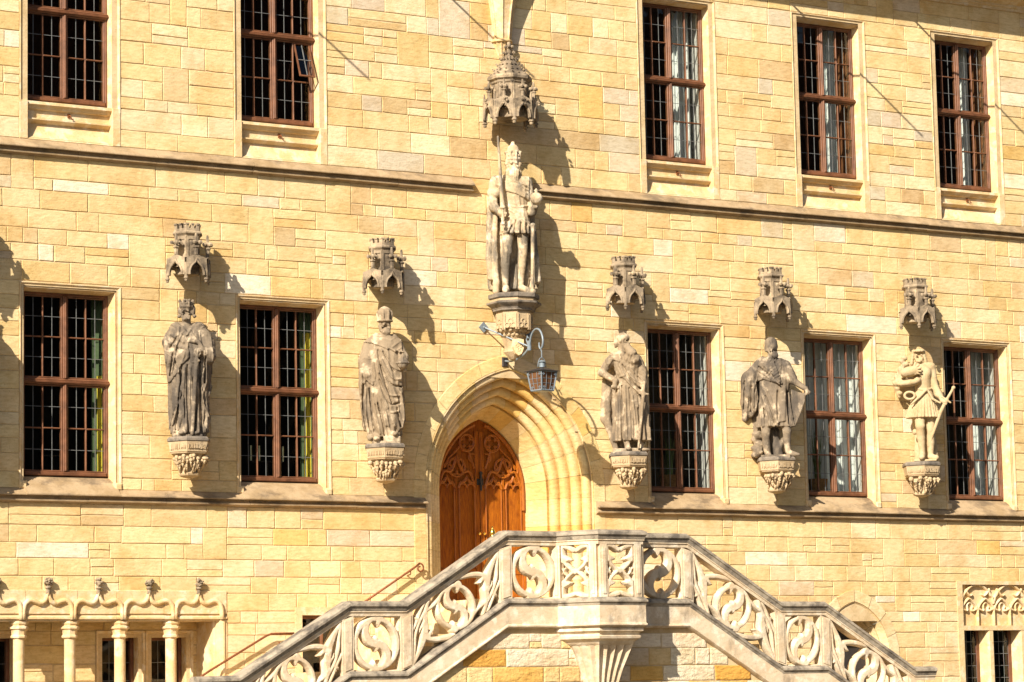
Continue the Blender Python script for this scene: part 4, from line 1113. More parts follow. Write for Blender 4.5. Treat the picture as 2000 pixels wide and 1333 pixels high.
for j in range(9):
    a = math.pi+(j+.5)*math.pi/9; lf.ball((.24*math.cos(a), .05+.24*math.sin(a), .455), .036, 7, 5); lf.ball((.19*math.cos(a+.15), .05+.19*math.sin(a+.15), .385), .03, 7, 5)
lf.build('foliage', 'corbel', e, smooth=True)
sh = MB().extr_y([(-.085, .30), (-.09, .18), (-.05, .08), (0, .05), (.05, .08), (.09, .18), (.085, .30), (.0, .315)], -.20, -.13)
for c in ((-.03, .20), (.03, .20), (0, .14), (0, .25)): sh.tube([(u, -.203, z) for u, z in arcp(c[0], c[1], .02, 0, 360, 10)], .007, 5)
o = sh.build('shield', 'trim', e); o.rotation_euler.z = -.25

# tapering corbel of the oriel above
e = empty('oriel_corbel', (.50, 0, 11.9)); tag(e, 'tapering fluted stone corbel descending from above the spired canopy', 'corbel')
m = MB(); rings = []
for r, z in ((.03, -.02), (.07, .04), (.125, .16), (.15, .22), (.155, .23)):
    rings.append([((r*(1-.12*(k % 2)))*math.cos(2*math.pi*k/24), -.02+(r*(1-.12*(k % 2)))*math.sin(2*math.pi*k/24), z) for k in range(24)])
m.loft(rings); m.build('pendant', 'trim', e)
MB().ngon_prism([(.15, .23), (.18, .24), (.185, .262), (.16, .28)], 16, 0, -.02).build('ring', 'trim', e, sharp=.6)
m = MB(); m.ngon_prism([(.145, .27), (.16, .45), (.20, .75), (.27, 1.1), (.36, 1.5), (.46, 1.95), (.55, 2.4)], 8, 0, -.02, r8)
for j in range(8):
    a = r8+j*math.pi/4; m.tube([(r*math.cos(a), -.02+r*math.sin(a), z) for r, z in ((.145, .27), (.16, .45), (.20, .75), (.27, 1.1), (.36, 1.5), (.46, 1.95))], .018, 6)
m.build('shaft', 'trim', e)

# ------------------------------------------------------------------ lantern on its bracket
br = empty('lantern_bracket', (0, 0, 0)); tag(br, 'pale blue iron bracket with scroll end above the portal', 'bracket')
J = Vector((.47, -.72, 7.21)); B0, B1, B2 = Vector((.075, -.03, 7.575)), Vector((.90, -.03, 7.50)), Vector((.45, -.03, 7.06))
def diamond(c, s, mat='iron_blue'):
    m = MB()
    m.add([(c.x-s, 0, c.z), (c.x, 0, c.z-s), (c.x+s, 0, c.z), (c.x, 0, c.z+s), (c.x-s, -.03, c.z), (c.x, -.03, c.z-s), (c.x+s, -.03, c.z), (c.x, -.03, c.z+s)], [(0, 3, 2, 1), (4, 5, 6, 7), (0, 1, 5, 4), (1, 2, 6, 5), (2, 3, 7, 6), (3, 0, 4, 7)]); m.ball((c.x, -.04, c.z), .022); return m.build('wall_plate', mat, br)
diamond(B0, .085); diamond(B1, .085)
MB().box(B2.x-.05, B2.x+.05, -.04, .0, B2.z-.09, B2.z+.06, .01).build('wall_plate', 'iron_dark', br)
for b in (B0, B1): MB().tube([b, J], .013, 8).build('stay', 'iron_blue', br)
HK = Vector((.47, -1.08, 7.12))
cur = [B2, Vector((.455, -.20, 7.04)), Vector((.46, -.42, 7.06)), Vector((.465, -.60, 7.12)), J, Vector((.47, -.76, 7.33)), Vector((.47, -.83, 7.42)), Vector((.47, -.93, 7.46)), Vector((.47, -1.03, 7.43)), Vector((.47, -1.10, 7.34)), Vector((.47, -1.12, 7.24)), Vector((.47, -1.09, 7.16)), Vector((.47, -1.04, 7.14)), Vector((.47, -1.01, 7.18)), Vector((.47, -1.01, 7.24))]
def smooth3(P, n=5):
    Q = [P[0]]+P+[P[-1]]; out = []
    for i in range(1, len(Q)-2):
        for k in range(n):
            t = k/n; out.append(.5*((2*Q[i])+(Q[i+1]-Q[i-1])*t+(2*Q[i-1]-5*Q[i]+4*Q[i+1]-Q[i+2])*t*t+(3*Q[i]-Q[i-1]-3*Q[i+1]+Q[i+2])*t**3))
    return out+[P[-1]]
cc = smooth3(cur); MB().tube(cc, [.0165-.007*max(0, (k/len(cc)-.8)/.2) for k in range(len(cc))], 8).build('scroll_arm', 'iron_blue', br, smooth=True)
MB().tube([J+Vector((0, .0, -.06)), J+Vector((0, -.0, .09))], .032, 8).tube([J+Vector((.0, .05, .05)), J+Vector((0, .08, .12)), J+Vector((0, .05, .17)), J+Vector((0, .02, .13))], .01, 6).build('collar', 'iron_blue', br)
la = empty('lantern', (.47, -1.075, 6.445)); tag(la, 'pale blue four-sided iron lantern with brown panes hanging over the portal', 'lantern'); la.rotation_euler.z = math.radians(10); la.scale = (.78,)*3; la.location.z = 6.475
zt, wt, wb = .385, .205, .155
def q4(s, z): return [Vector((-s, -s, z)), Vector((s, -s, z)), Vector((s, s, z)), Vector((-s, s, z))]
T4, B4 = q4(wt, zt), q4(wb, .02)
for j in range(4):
    k = (j+1) % 4
    m = MB().tube([B4[j], T4[j]], .016, 6).tube([B4[j], B4[k]], .016, 6).tube([T4[j], T4[k]], .014, 6); m.build('frame', 'iron_blue', la)
    g = MB(); c = (B4[j]+B4[k]+T4[j]+T4[k])/4; nrm = Vector((c.x, c.y, 0)).normalized()
    for t in (1/3, 2/3): g.tube([B4[j]+(B4[k]-B4[j])*t, (B4[j]+(B4[k]-B4[j])*t+T4[j]+(T4[k]-T4[j])*t)/2+nrm*.012, T4[j]+(T4[k]-T4[j])*t], .005, 5)
    for t in (.36, .62): g.tube([B4[j]+(T4[j]-B4[j])*t, B4[k]+(T4[k]-B4[k])*t], .004, 5)
    for P_, s in ((T4, -1), (B4, 1)):
        for q, w_ in ((j, k), (k, j)):
            d = (P_[w_]-P_[q]).normalized(); z = Vector((0, 0, s)); b = P_[q]+d*.05+z*.045+nrm*.01
            for dd in ((0, 0), (.02, .012), (-.018, .012), (.0, .028), (.0, -.022)): g.ball(b+d*dd[0]+z*dd[1], .011, 5, 4)
    g.build('grille', 'iron_blue', la)
    i_ = .985; MB().add([B4[j]*i_+Vector((0, 0, .01)), B4[k]*i_+Vector((0, 0, .01)), T4[k]*i_, T4[j]*i_], [(0, 1, 2, 3)]).build('pane', 'lamp_glass', la)
MB().add(q4(wb, .0)+q4(wb+.012, .02), [(3, 2, 1, 0), (4, 5, 6, 7), (0, 1, 5, 4), (1, 2, 6, 5), (2, 3, 7, 6), (3, 0, 4, 7)]).build('base', 'iron_blue', la)
MB().loft([q4(wt+.045, zt+.005), q4(wt+.045, zt+.017), q4(.075, zt+.075), q4(.06, zt+.08)]).build('roof', 'iron_dark', la)
MB().ngon_prism([(.06, zt+.095), (.06, zt+.19)], 12, 0, 0).ngon_prism([(.075, zt+.19), (.085, zt+.2), (.05, zt+.225), (.02, zt+.24)], 12, 0, 0).build('chimney', 'iron_blue', la)
MB().tube([(.105*math.cos(a), 0, zt+.10+.19*math.sin(a)) for a in [math.pi*k/14 for k in range(15)]], .009, 6).tube([(0, 0, zt+.28), (0, 0, zt+.40), (0, .02, zt+.46)], .012, 6).build('bail', 'iron_blue', la)

# ------------------------------------------------------------------ iron handrails along the wall
def handrail(pts, label, scroll=True):
    e = empty('handrail', pts[0]); tag(e, label, 'handrail')
    P = [Vector(p)-Vector(pts[0]) for p in pts]
    m = MB().tube(P, .017, 8); m.build('rail', 'iron_rust', e, smooth=True)
    if scroll:
        q = P[-1]; sp = [q+Vector((.075*math.sin(t)*(1-t/9), 0, -.075*(1-math.cos(t)*(1-t/9)))) for t in [k*.42 for k in range(17)]]
        MB().tube(sp, .013, 7).build('scroll', 'iron_rust', e, smooth=True)
    for p in (P[0]*.7+P[-1]*.3, P[0]*.12+P[-1]*.88):
        MB().tube([p+Vector((0, 0, -.01)), p+Vector((0, 0, -.07)), p+Vector((0, .12, -.09))], .010, 6).build('bracket', 'iron_rust', e)
handrail([(-2.55, -.11, 3.06), (-1.28, -.11, 3.82), (-1.19, -.11, 3.885)], 'rusty iron handrail with scroll end beside the portal')
handrail([(-5.4, -.11, 1.90), (-4.72, -.11, 2.30), (-3.80, -.11, 2.80), (-3.72, -.11, 2.825), (-3.35, -.11, 2.83)], 'rusty iron handrail bent level at the lower left of the stairs', False)
p = at(962, 1050, -.30); e = empty('brass_finial', (p.x, -.30, 3.27)); tag(e, 'small gold finial behind the balustrade in front of the door', 'finial')
zt = p.z-3.27; MB().tube([(0, 0, 0), (0, 0, zt)], .018, 8).build('post', 'iron_dark', e)
MB().ngon_prism([(.05, zt-.02), (.05, zt+.01), (.03, zt+.02), (.045, zt+.05), (.05, zt+.075), (.035, zt+.11), (.012, zt+.14), (.012, zt+.17)], 14, 0, 0).build('knob', 'brass', e, smooth=True)

# ------------------------------------------------------------------ iron rods at the eaves (their shadows cross the wall)
for x, L, w in ((-5.33, 2.29, 'second upper window'), (-1.9, 2.0, 'wall left of the oriel'), (5.65, 2.25, 'fourth upper window'), (8.30, 2.2, 'last upper window')):
    o = MB().tube([(x, .0, 13.9), (x, -L, 13.9)], [.020, .016], 8).ball((x, -L, 13.9), .022).build('iron_rod', 'iron_dark'); tag(o, 'iron rod at the eaves casting a slanting shadow across the %s' % w, 'rod')

# ------------------------------------------------------------------ the wing across the courtyard, mirrored in the panes
wing = empty('courtyard_wing', (0, 0, 0)); tag(wing, 'brown stone wing across the courtyard, seen only as reflections in the panes', 'building')
m = MB().box(24, 75, -62, -48, 0, 17); m.build('wall', 'brown_wall', wing)
MB().box(-6, 23.9, -60, -49, 0, 19).build('reflection_block', 'reflection_dark', wing)  # added unseen block, keeps bright sky reflections out of the left windows
MB().extr_y([(-7, 19.02), (76, 19.02), (70, 27), (0, 27)], -62.5, -47.5).build('roof', 'roof_tile', wing)
for i in range(9):
    for z in (2.5, 8.0, 13.0): MB().box(26+5.4*i, 27.6+5.4*i, -48.05, -47.9, z, z+2.6).build('window', 'room', wing)
# ------------------------------------------------------------------ statues, carved from distance fields
class Carve:
    """Figure as the camera's side shows it: u to the right, w towards the viewer, z up, in metres.
    Points are given in photograph pixels (x, y) plus depth w."""
    def __init__(s, px0, py0, scale, lo, hi, h=.0115):
        s.px0, s.py0, s.k, s.h = px0, py0, scale, h; s.lo = lo
        s.U = np.arange(lo[0], hi[0], h)[:, None, None]; s.W = np.arange(lo[1], hi[1], h)[None, :, None]; s.Z = np.arange(lo[2], hi[2], h)[None, None, :]
        s.D = np.full((s.U.size, s.W.size, s.Z.size), 1.0)
    def P(s, x, y, w=0.0): return np.array(((x-s.px0)/s.k, w, (s.py0-y)/s.k))
    def p2(s, pts): return [((x-s.px0)/s.k, (s.py0-y)/s.k) for x, y in pts]
    def _sl(s, a, b, m):
        a = np.minimum(a, b)-m; bb = np.maximum(b, a+m)+0; return a
    def _box(s, lo, hi):
        out = []
        for ax, (g, l) in enumerate(zip((s.U.ravel(), s.W.ravel(), s.Z.ravel()), range(3))):
            i0 = int(np.clip(np.searchsorted(g, lo[ax])-1, 0, g.size-2)); i1 = int(np.clip(np.searchsorted(g, hi[ax])+1, i0+2, g.size)); out.append(slice(i0, i1))
        return tuple(out)
    def _put(s, sl, d, k, cut=False):
        o = s.D[sl]
        if cut: d = -d; o2 = -o; h = np.maximum(k-abs(o2-d), 0)/k if k else 0; s.D[sl] = -(np.minimum(o2, d)-h*h*k*.25)
        else: h = np.maximum(k-abs(o-d), 0)/k if k else 0; s.D[sl] = np.minimum(o, d)-h*h*k*.25
    def cap(s, a, b, ra, rb, k=.025, cut=False, flat=1.0):
        a, b = np.array(a, float), np.array(b, float); m = max(ra, rb)*max(1, flat)+k+.02
        sl = s._box(np.minimum(a, b)-m, np.maximum(a, b)+m); U, W, Z = s.U[sl[0]], s.W[:, sl[1]], s.Z[:, :, sl[2]]
        v = b-a; L = v@v+1e-9
        t = np.clip(((U-a[0])*v[0]+(W-a[1])*v[1]+(Z-a[2])*v[2])/L, 0, 1)
        d = np.sqrt((U-a[0]-t*v[0])**2+((W-a[1]-t*v[1])*flat)**2+(Z-a[2]-t*v[2])**2)-(ra+(rb-ra)*t)
        s._put(sl, d, k, cut)
    def chain(s, pts, rs, k=.02, cut=False):
        for i in range(len(pts)-1): s.cap(pts[i], pts[i+1], rs[i], rs[i+1], k, cut)
    def ell(s, c, r, k=.02, cut=False, tilt=0.0):
        c = np.array(c, float); r = np.array(r, float); m = r.max()+k+.02
        sl = s._box(c-m, c+m); U, W, Z = s.U[sl[0]]-c[0], s.W[:, sl[1]]-c[1], s.Z[:, :, sl[2]]-c[2]
        if tilt: U, Z = U*math.cos(tilt)+Z*math.sin(tilt), Z*math.cos(tilt)-U*math.sin(tilt)
        d = (np.sqrt((U/r[0])**2+(W/r[1])**2+(Z/r[2])**2)-1)*r.min()
        s._put(sl, d, k, cut)
    def loft(s, secs, fold=None, k=.025, px=True):
        """secs: (y pixel, left x pixel, right x pixel, depth centre, half depth) from the top down"""
        S = sorted([((s.py0-y)/s.k, ((a+b)/2-s.px0)/s.k, (b-a)/2/s.k, w, hw) for y, a, b, w, hw in secs]); S = np.array(S)
        z = s.Z.ravel(); f = lambda c: np.interp(z, S[:, 0], S[:, c])[None, None, :]
        cu, ru, cw, rw = f(1), f(2), f(3), f(4)
        U, W = s.U-cu, s.W-cw; q = np.sqrt((U/ru)**2+(W/rw)**2+1e-9); d = (q-1)*np.minimum(ru, rw)
        if fold is not None: d = d-fold(np.arctan2(W*ru/rw, U), s.Z)
        d = np.maximum(d, np.maximum(s.Z-S[-1, 0], S[0, 0]-s.Z))
        s._put((slice(None),)*3, d, k)
    def layer(s, poly, t=.022, fold=None, wmin=-.05, soft=.01):
        """a cloth of thickness t laid over the figure inside an outline seen from the front"""
        U, Z = s.U[:, 0, :], s.Z[:, 0, :]; c = poly_sdf(U, Z, s.p2(poly))[:, None, :]
        d = s.D-t
        if fold is not None: d = d-fold[:, None, :]
        d = np.maximum(d, np.maximum(c, wmin-s.W)); h = np.maximum(soft-abs(s.D-d), 0)/soft
        s.D = np.minimum(s.D, d)-h*h*soft*.25
    def swag(s, pts, amp, per, sharp=1.0):
        """fold field whose ridges run parallel to the polyline"""
        U, Z = s.U[:, 0, :], s.Z[:, 0, :]; d = seg_dist(U, Z, s.p2(pts)); q = d/(per*1.5)
        n1 = np.sin(U*13.+Z*7.+per*90)+np.sin(U*-9.+Z*15.+per*40); n2 = np.sin(U*21.+Z*11.+per*70)*np.sin(Z*17.-U*6.)
        return amp*1.25*(.62+.38*n2)*(1-np.abs(np.sin(math.pi*(q+.22*np.sin(q*4.1+1)+.16*n1)))**.75*2)
    def crease(s, pts, amp, sig=.012, wmin=-.02, taper=True):
        """a ridge (amp > 0) or groove along a line drawn on the front"""
        U, Z = s.U[:, 0, :], s.Z[:, 0, :]; P2 = s.p2(pts)
        d = seg_dist(U, Z, smooth_pts(P2, 5) if len(P2) > 2 else P2)
        e = amp*np.exp(-(d/sig)**2)[:, None, :]
        m = 1/(1+np.exp(-(s.W-wmin)/.015)); s.D = s.D-e*m
    def creases(s, lines, amp, sig=.012, wmin=-.02):
        for l in lines: s.crease(l, amp, sig, wmin)
    def rough(s, amp, sc, seed=0, region=None):
        r = np.random.default_rng(seed); f = 0
        for _ in range(5):
            v = r.normal(size=3)*sc; f = f+np.sin(s.U*v[0]+s.W*v[1]+s.Z*v[2]+r.uniform(0, 6.28))
        f = f*amp/2.2
        if region is not None:
            c, rad = region; g = np.exp(-(((s.U-c[0])**2+(s.W-c[1])**2+(s.Z-c[2])**2)/rad**2)); f = f*g
        s.D = s.D-f
    def head(s, x, y, w, r=.098, turn=0.0, beard=None, hair=True, chin=1.0):
        """head centre in pixels; turn = -1..1 towards the viewer's right"""
        c = s.P(x, y, w); t = math.radians(75)*turn; f = np.array((math.sin(t), math.cos(t), 0)); g = np.array((math.cos(t), -math.sin(t), 0)); up = np.array((0, 0, 1.))
        q = r/.098
        s.ell(c+up*.03*q, (.083*q, .095*q, .10*q)); s.ell(c+f*.022*q-up*.045*q, (.064*q, .068*q, .085*q), .03)
        s.cap(c-up*.08*q-f*.02, c-up*.20*q-f*.03, .055*q, .065*q, .03)
        s.cap(c+f*.083*q+up*.03*q, c+f*.108*q-up*.022*q, .011*q, .016*q, .012)          # nose
        s.cap(c+f*.078*q+g*.04*q+up*.042*q, c+f*.088*q-g*.04*q+up*.042*q, .012*q, .012*q, .014)      # brow
        for e in (-1, 1):
            s.ell(c+f*.090*q+g*e*.036*q+up*.018*q, (.019*q, .019*q, .013*q), .012, cut=True); s.ell(c+f*.066*q+g*e*.035*q+up*.016*q, (.017*q, .017*q, .012*q), .006)
            s.ell(c+f*.062*q+g*e*.045*q-up*.02*q, (.026*q, .026*q, .024*q), .02)
            s.ell(c+g*e*.085*q-f*.01+up*.0, (.014, .02, .03), .01)
        s.cap(c+f*.088*q+g*.022*q-up*.055*q, c+f*.088*q-g*.022*q-up*.055*q, .009*q, .009*q, .008)
        s.cap(c+f*.097*q+g*.024*q-up*.046*q, c+f*.097*q-g*.024*q-up*.046*q, .006*q, .006*q, .006, cut=True)
        s.ell(c+f*.074*q-up*.095*q, (.028*q, .028*q, .022*q), .02)
        if beard:
            L, wd = beard
            s.ell(c+f*.062*q-up*(.075*q+L*.4), (wd, .055, .05+L*.5), .02)
            for e in (-1, 0, 1): s.chain([c+f*.085*q+g*e*.022-up*.075*q, c+f*(.085*q)+g*e*wd*.55-up*(.08*q+L*.5), c+f*.06+g*e*wd*.4-up*(.08*q+L)], [.024, .026, .012], .012)
            s.cap(c+f*.098*q+g*.006-up*.036*q, c+f*.080*q+g*.045*q-up*.058*q, .011, .009, .008); s.cap(c+f*.098*q-g*.006-up*.036*q, c+f*.080*q-g*.045*q-up*.058*q, .011, .009, .008)
        return c, f, g, up
    def crown(s, c, R, z0, z1, n=8, flare=1.2, points=.035):
        b = c+np.array((0, 0, z0)); t = c+np.array((0, 0, z1))
        s.cap(b, b+(t-b)*.3, R, R*1.02, .01); 
        for k in range(n):
            a = 2*math.pi*k/n+.3; d = np.array((math.cos(a), math.sin(a), 0))
            s.chain([b+d*R*.98, b+(t-b)*.6+d*R*(.5+.5*flare), t+d*R*flare], [.020, .014, .010], .01); s.ell(t+d*R*flare+np.array((0, 0, .008)), (.024, .018, .020), .008)
            d2 = np.array((math.cos(a+math.pi/n), math.sin(a+math.pi/n), 0)); s.ell(b+(t-b)*.55+d2*R*(.55+.45*flare), (.014, .014, .016), .008)
            s.cap(b+d*R, b+d2*R, .014, .014, .006); s.cap(b+d2*R, b+np.array((math.cos(a+2*math.pi/n), math.sin(a+2*math.pi/n), 0))*R, .014, .014, .006)
    def hand(s, c, d, r=.03, side=1, grip=None):
        """palm at c, fingers along d; grip curls them"""
        c = np.array(c); d = np.array(d, float); d /= np.linalg.norm(d)
        sd = np.cross(d, (0, 1, 0)); sd = sd/(np.linalg.norm(sd)+1e-9)
        s.cap(c-d*.035, c+d*.02, r*.95, r, .015)
        for i in range(4):
            o = c+d*.03+sd*(i-1.5)*.019; L = (.040, .048, .046, .036)[i]
            if grip is None: s.chain([o, o+d*L*.7+np.array((0, .006, 0)), o+d*L*1.3-np.array((0, .012, 0))], [.0115, .011, .009], .004)
            else:
                g = np.array(grip); s.chain([o+g*.02, o+d*.02+g*.045, o+d*.0+g*.075], [.012, .0115, .010], .004)
        s.chain([c-sd*.02*side, c+d*.02-sd*.045*side+np.array((0, .012, 0)), c+d*.05-sd*.04*side+np.array((0, .012, 0))], [.014, .013, .010], .008)
    def mesh(s, name):
        D = s.D.copy(); D[0], D[-1] = 1, 1; D[:, 0], D[:, -1] = 1, 1; D[:, :, 0], D[:, :, -1] = 1, 1
        V, F = surface_net(D, s.lo, s.h); V[:, 1] *= -1; F = F[:, ::-1]
        return np_mesh(name, V, F)
def stand(c, name, base, label, mat, cat='statue', group=None):
    ang = YAW+math.atan((c.px0-1000)/FPX)
    o = link(name, c.mesh(name), mat, None, base, -ang); tag(o, label, cat, group); return o
def piece(parent, c, name, mat):
    o = link(name, c.mesh(name), mat, parent); return o
def vfold(n, amp, ph=0.0, wob=1.5, z0=0., z1=.9, sharp=.8, seed=1):
    """vertical folds round a robe, deeper towards the hem"""
    r = random.Random(seed); a = [r.uniform(0, 6.28) for _ in range(4)]
    def f(th, z):
        g = np.clip(1-(z-z0)/(z1-z0), .15, 1.0); t = th*n/2+ph+.5*np.sin(th*3+a[0])+.35*np.sin(z*wob*3+a[1])+.25*np.sin(th*7+a[2]+z*2)
        return amp*1.35*g*(1-2*np.abs(np.sin(t))**sharp)+amp*.4*g*np.sin(th*n*1.3+a[3]+z*3)
    return f
def base_at(px0, y=-.30, z=5.665): return Vector((at(px0, 800, y).x, y, z))
LO, HI = (-.48, -.33, -.04), (.48, .36, 2.12)

# 1: crowned figure wrapped in a mantle, leaning on a sword
def statue_sword(px0=368., label='grey statue in open crown and mantle leaning on a long sword', base=None):
    c = Carve(px0, 853, 133, LO, HI); q = px0-368
    X = lambda *p: [(x+q, y) for x, y in p]
    P = lambda x, y, w=0.: c.P(x+q, y, w)
    c.loft([(y, a+q, b+q, w, h) for y, a, b, w, h in [(640, 345, 393, .0, .10), (655, 335, 402, .01, .15), (690, 331, 410, .02, .19), (740, 333, 408, .02, .19), (800, 334, 408, .01, .19), (846, 335, 405, .01, .20)]], vfold(17, .020, .4, seed=4))
    for a, b in ((P(349, 640, .0), P(330, 668, .02)), (P(389, 640, 0), P(409, 672, .02))): c.cap(a, b, .085, .085, .05)
    c.chain([P(330, 668, .02), P(336, 702, .08), P(362, 694, .18)], [.085, .08, .05], .03); c.chain([P(409, 672, .02), P(410, 697, .10), P(388, 684, .20)], [.085, .085, .05], .03)
    c.cap(P(350, 640, -.02), P(390, 640, -.02), .075, .075, .05)
    # left mantle: falls from the shoulder to a slanting point
    c.layer(X((322, 640), (345, 628), (358, 640), (368, 668), (371, 700), (350, 722), (331, 745), (326, 720), (323, 690)), .030, c.swag(X((326, 650), (360, 668), (330, 740)), .011, .055))
    c.layer(X((322, 690), (336, 700), (350, 722), (352, 770), (338, 812), (330, 842), (328, 800), (328, 745)), .022)
    c.layer(X((372, 640), (390, 630), (412, 650), (418, 700), (416, 752), (404, 790), (412, 822), (404, 846), (396, 800), (394, 740), (402, 700), (392, 676)), .026, c.swag(X((404, 650), (404, 850)), .010, .05))
    c.layer(X((333, 845), (352, 770), (358, 780), (356, 820), (348, 842)), .018)
    c.creases([X((352, 640), (345, 680), (336, 730)), X((358, 650), (340, 690)), X((335, 655), (360, 672)), X((331, 672), (362, 684)), X((349, 725), (352, 770), (338, 830)), X((400, 690), (404, 740), (396, 780), (408, 815)), X((362, 720), (358, 780), (362, 846)), X((372, 720), (371, 790), (376, 846)), X((384, 720), (386, 800), (389, 846)), X((394, 760), (398, 800), (393, 846))], .026, .012)
    c.creases([X((356, 715), (350, 780), (344, 840)), X((367, 715), (366, 780), (368, 846)), X((378, 740), (380, 800), (382, 846)), X((390, 700), (391, 770), (394, 846)), X((340, 690), (333, 735)), X((347, 660), (334, 680)), X((402, 700), (400, 750))], -.042, .010)
    c.chain([P(357, 640, .10), P(366, 655, .17), P(376, 640, .10)], [.02, .018, .02], .012)      # collar
    c.chain([P(372, 668, .19), P(388, 670, .2), P(395, 682, .22)], [.03, .03, .028], .012)
    hd, f, g, up = c.head(365+q, 611, .07, .105, -.10)
    for x in (353, 379): c.ell(P(x, 606, .03), (.030, .06, .075), .02); c.ell(P(x+(-1.5 if x < 360 else 2), 618, .05), (.030, .045, .026), .008)
    c.crown(hd, .088, .085, .165, 8, 1.16)
    c.hand(P(384, 692, .25), (.1, .1, -1), .034, 1, (0, .0, -.3)); c.hand(P(391, 688, .235), (-1, .3, -.5), .034, -1)
    c.cap(P(352, 848, .02), P(387, 848, .02), .12, .12, .02); c.ell(P(355, 847, .17), (.055, .09, .035)); c.ell(P(384, 847, .16), (.05, .09, .035))
    c.rough(.0014, 60, 3)
    # plinth
    b = c.P(368+q, 851, -.02)
    d = np.maximum(np.maximum(abs(c.U-b[0])-.205, abs(c.W-.0)-.20), np.maximum(c.Z-.03, -.035-c.Z)); c.D = np.minimum(c.D, d)
    o = stand(c, 'statue', base or base_at(px0), label, 'statue_grey')
    s = Carve(px0, 853, 133, (-.15, .05, -.02), (.32, .40, 1.35), .009)
    s.chain([s.P(384+q, 706, .265), s.P(375+q, 849, .235)], [.034, .026], .01); s.cap(s.P(385+q, 694, .27), s.P(384+q, 706, .27), .022, .022, .01); s.cap(s.P(377+q, 711, .27), s.P(389+q, 708, .27), .017, .017, .01); s.ell(s.P(385.5+q, 690, .27), (.032, .03, .03))
    piece(o, s, 'sword', 'statue_grey'); return o
statue_sword()
statue_sword(90., 'grey statue just beyond the left edge, casting its shadow on the wall', Vector((-8.56, -.30, 5.665)))

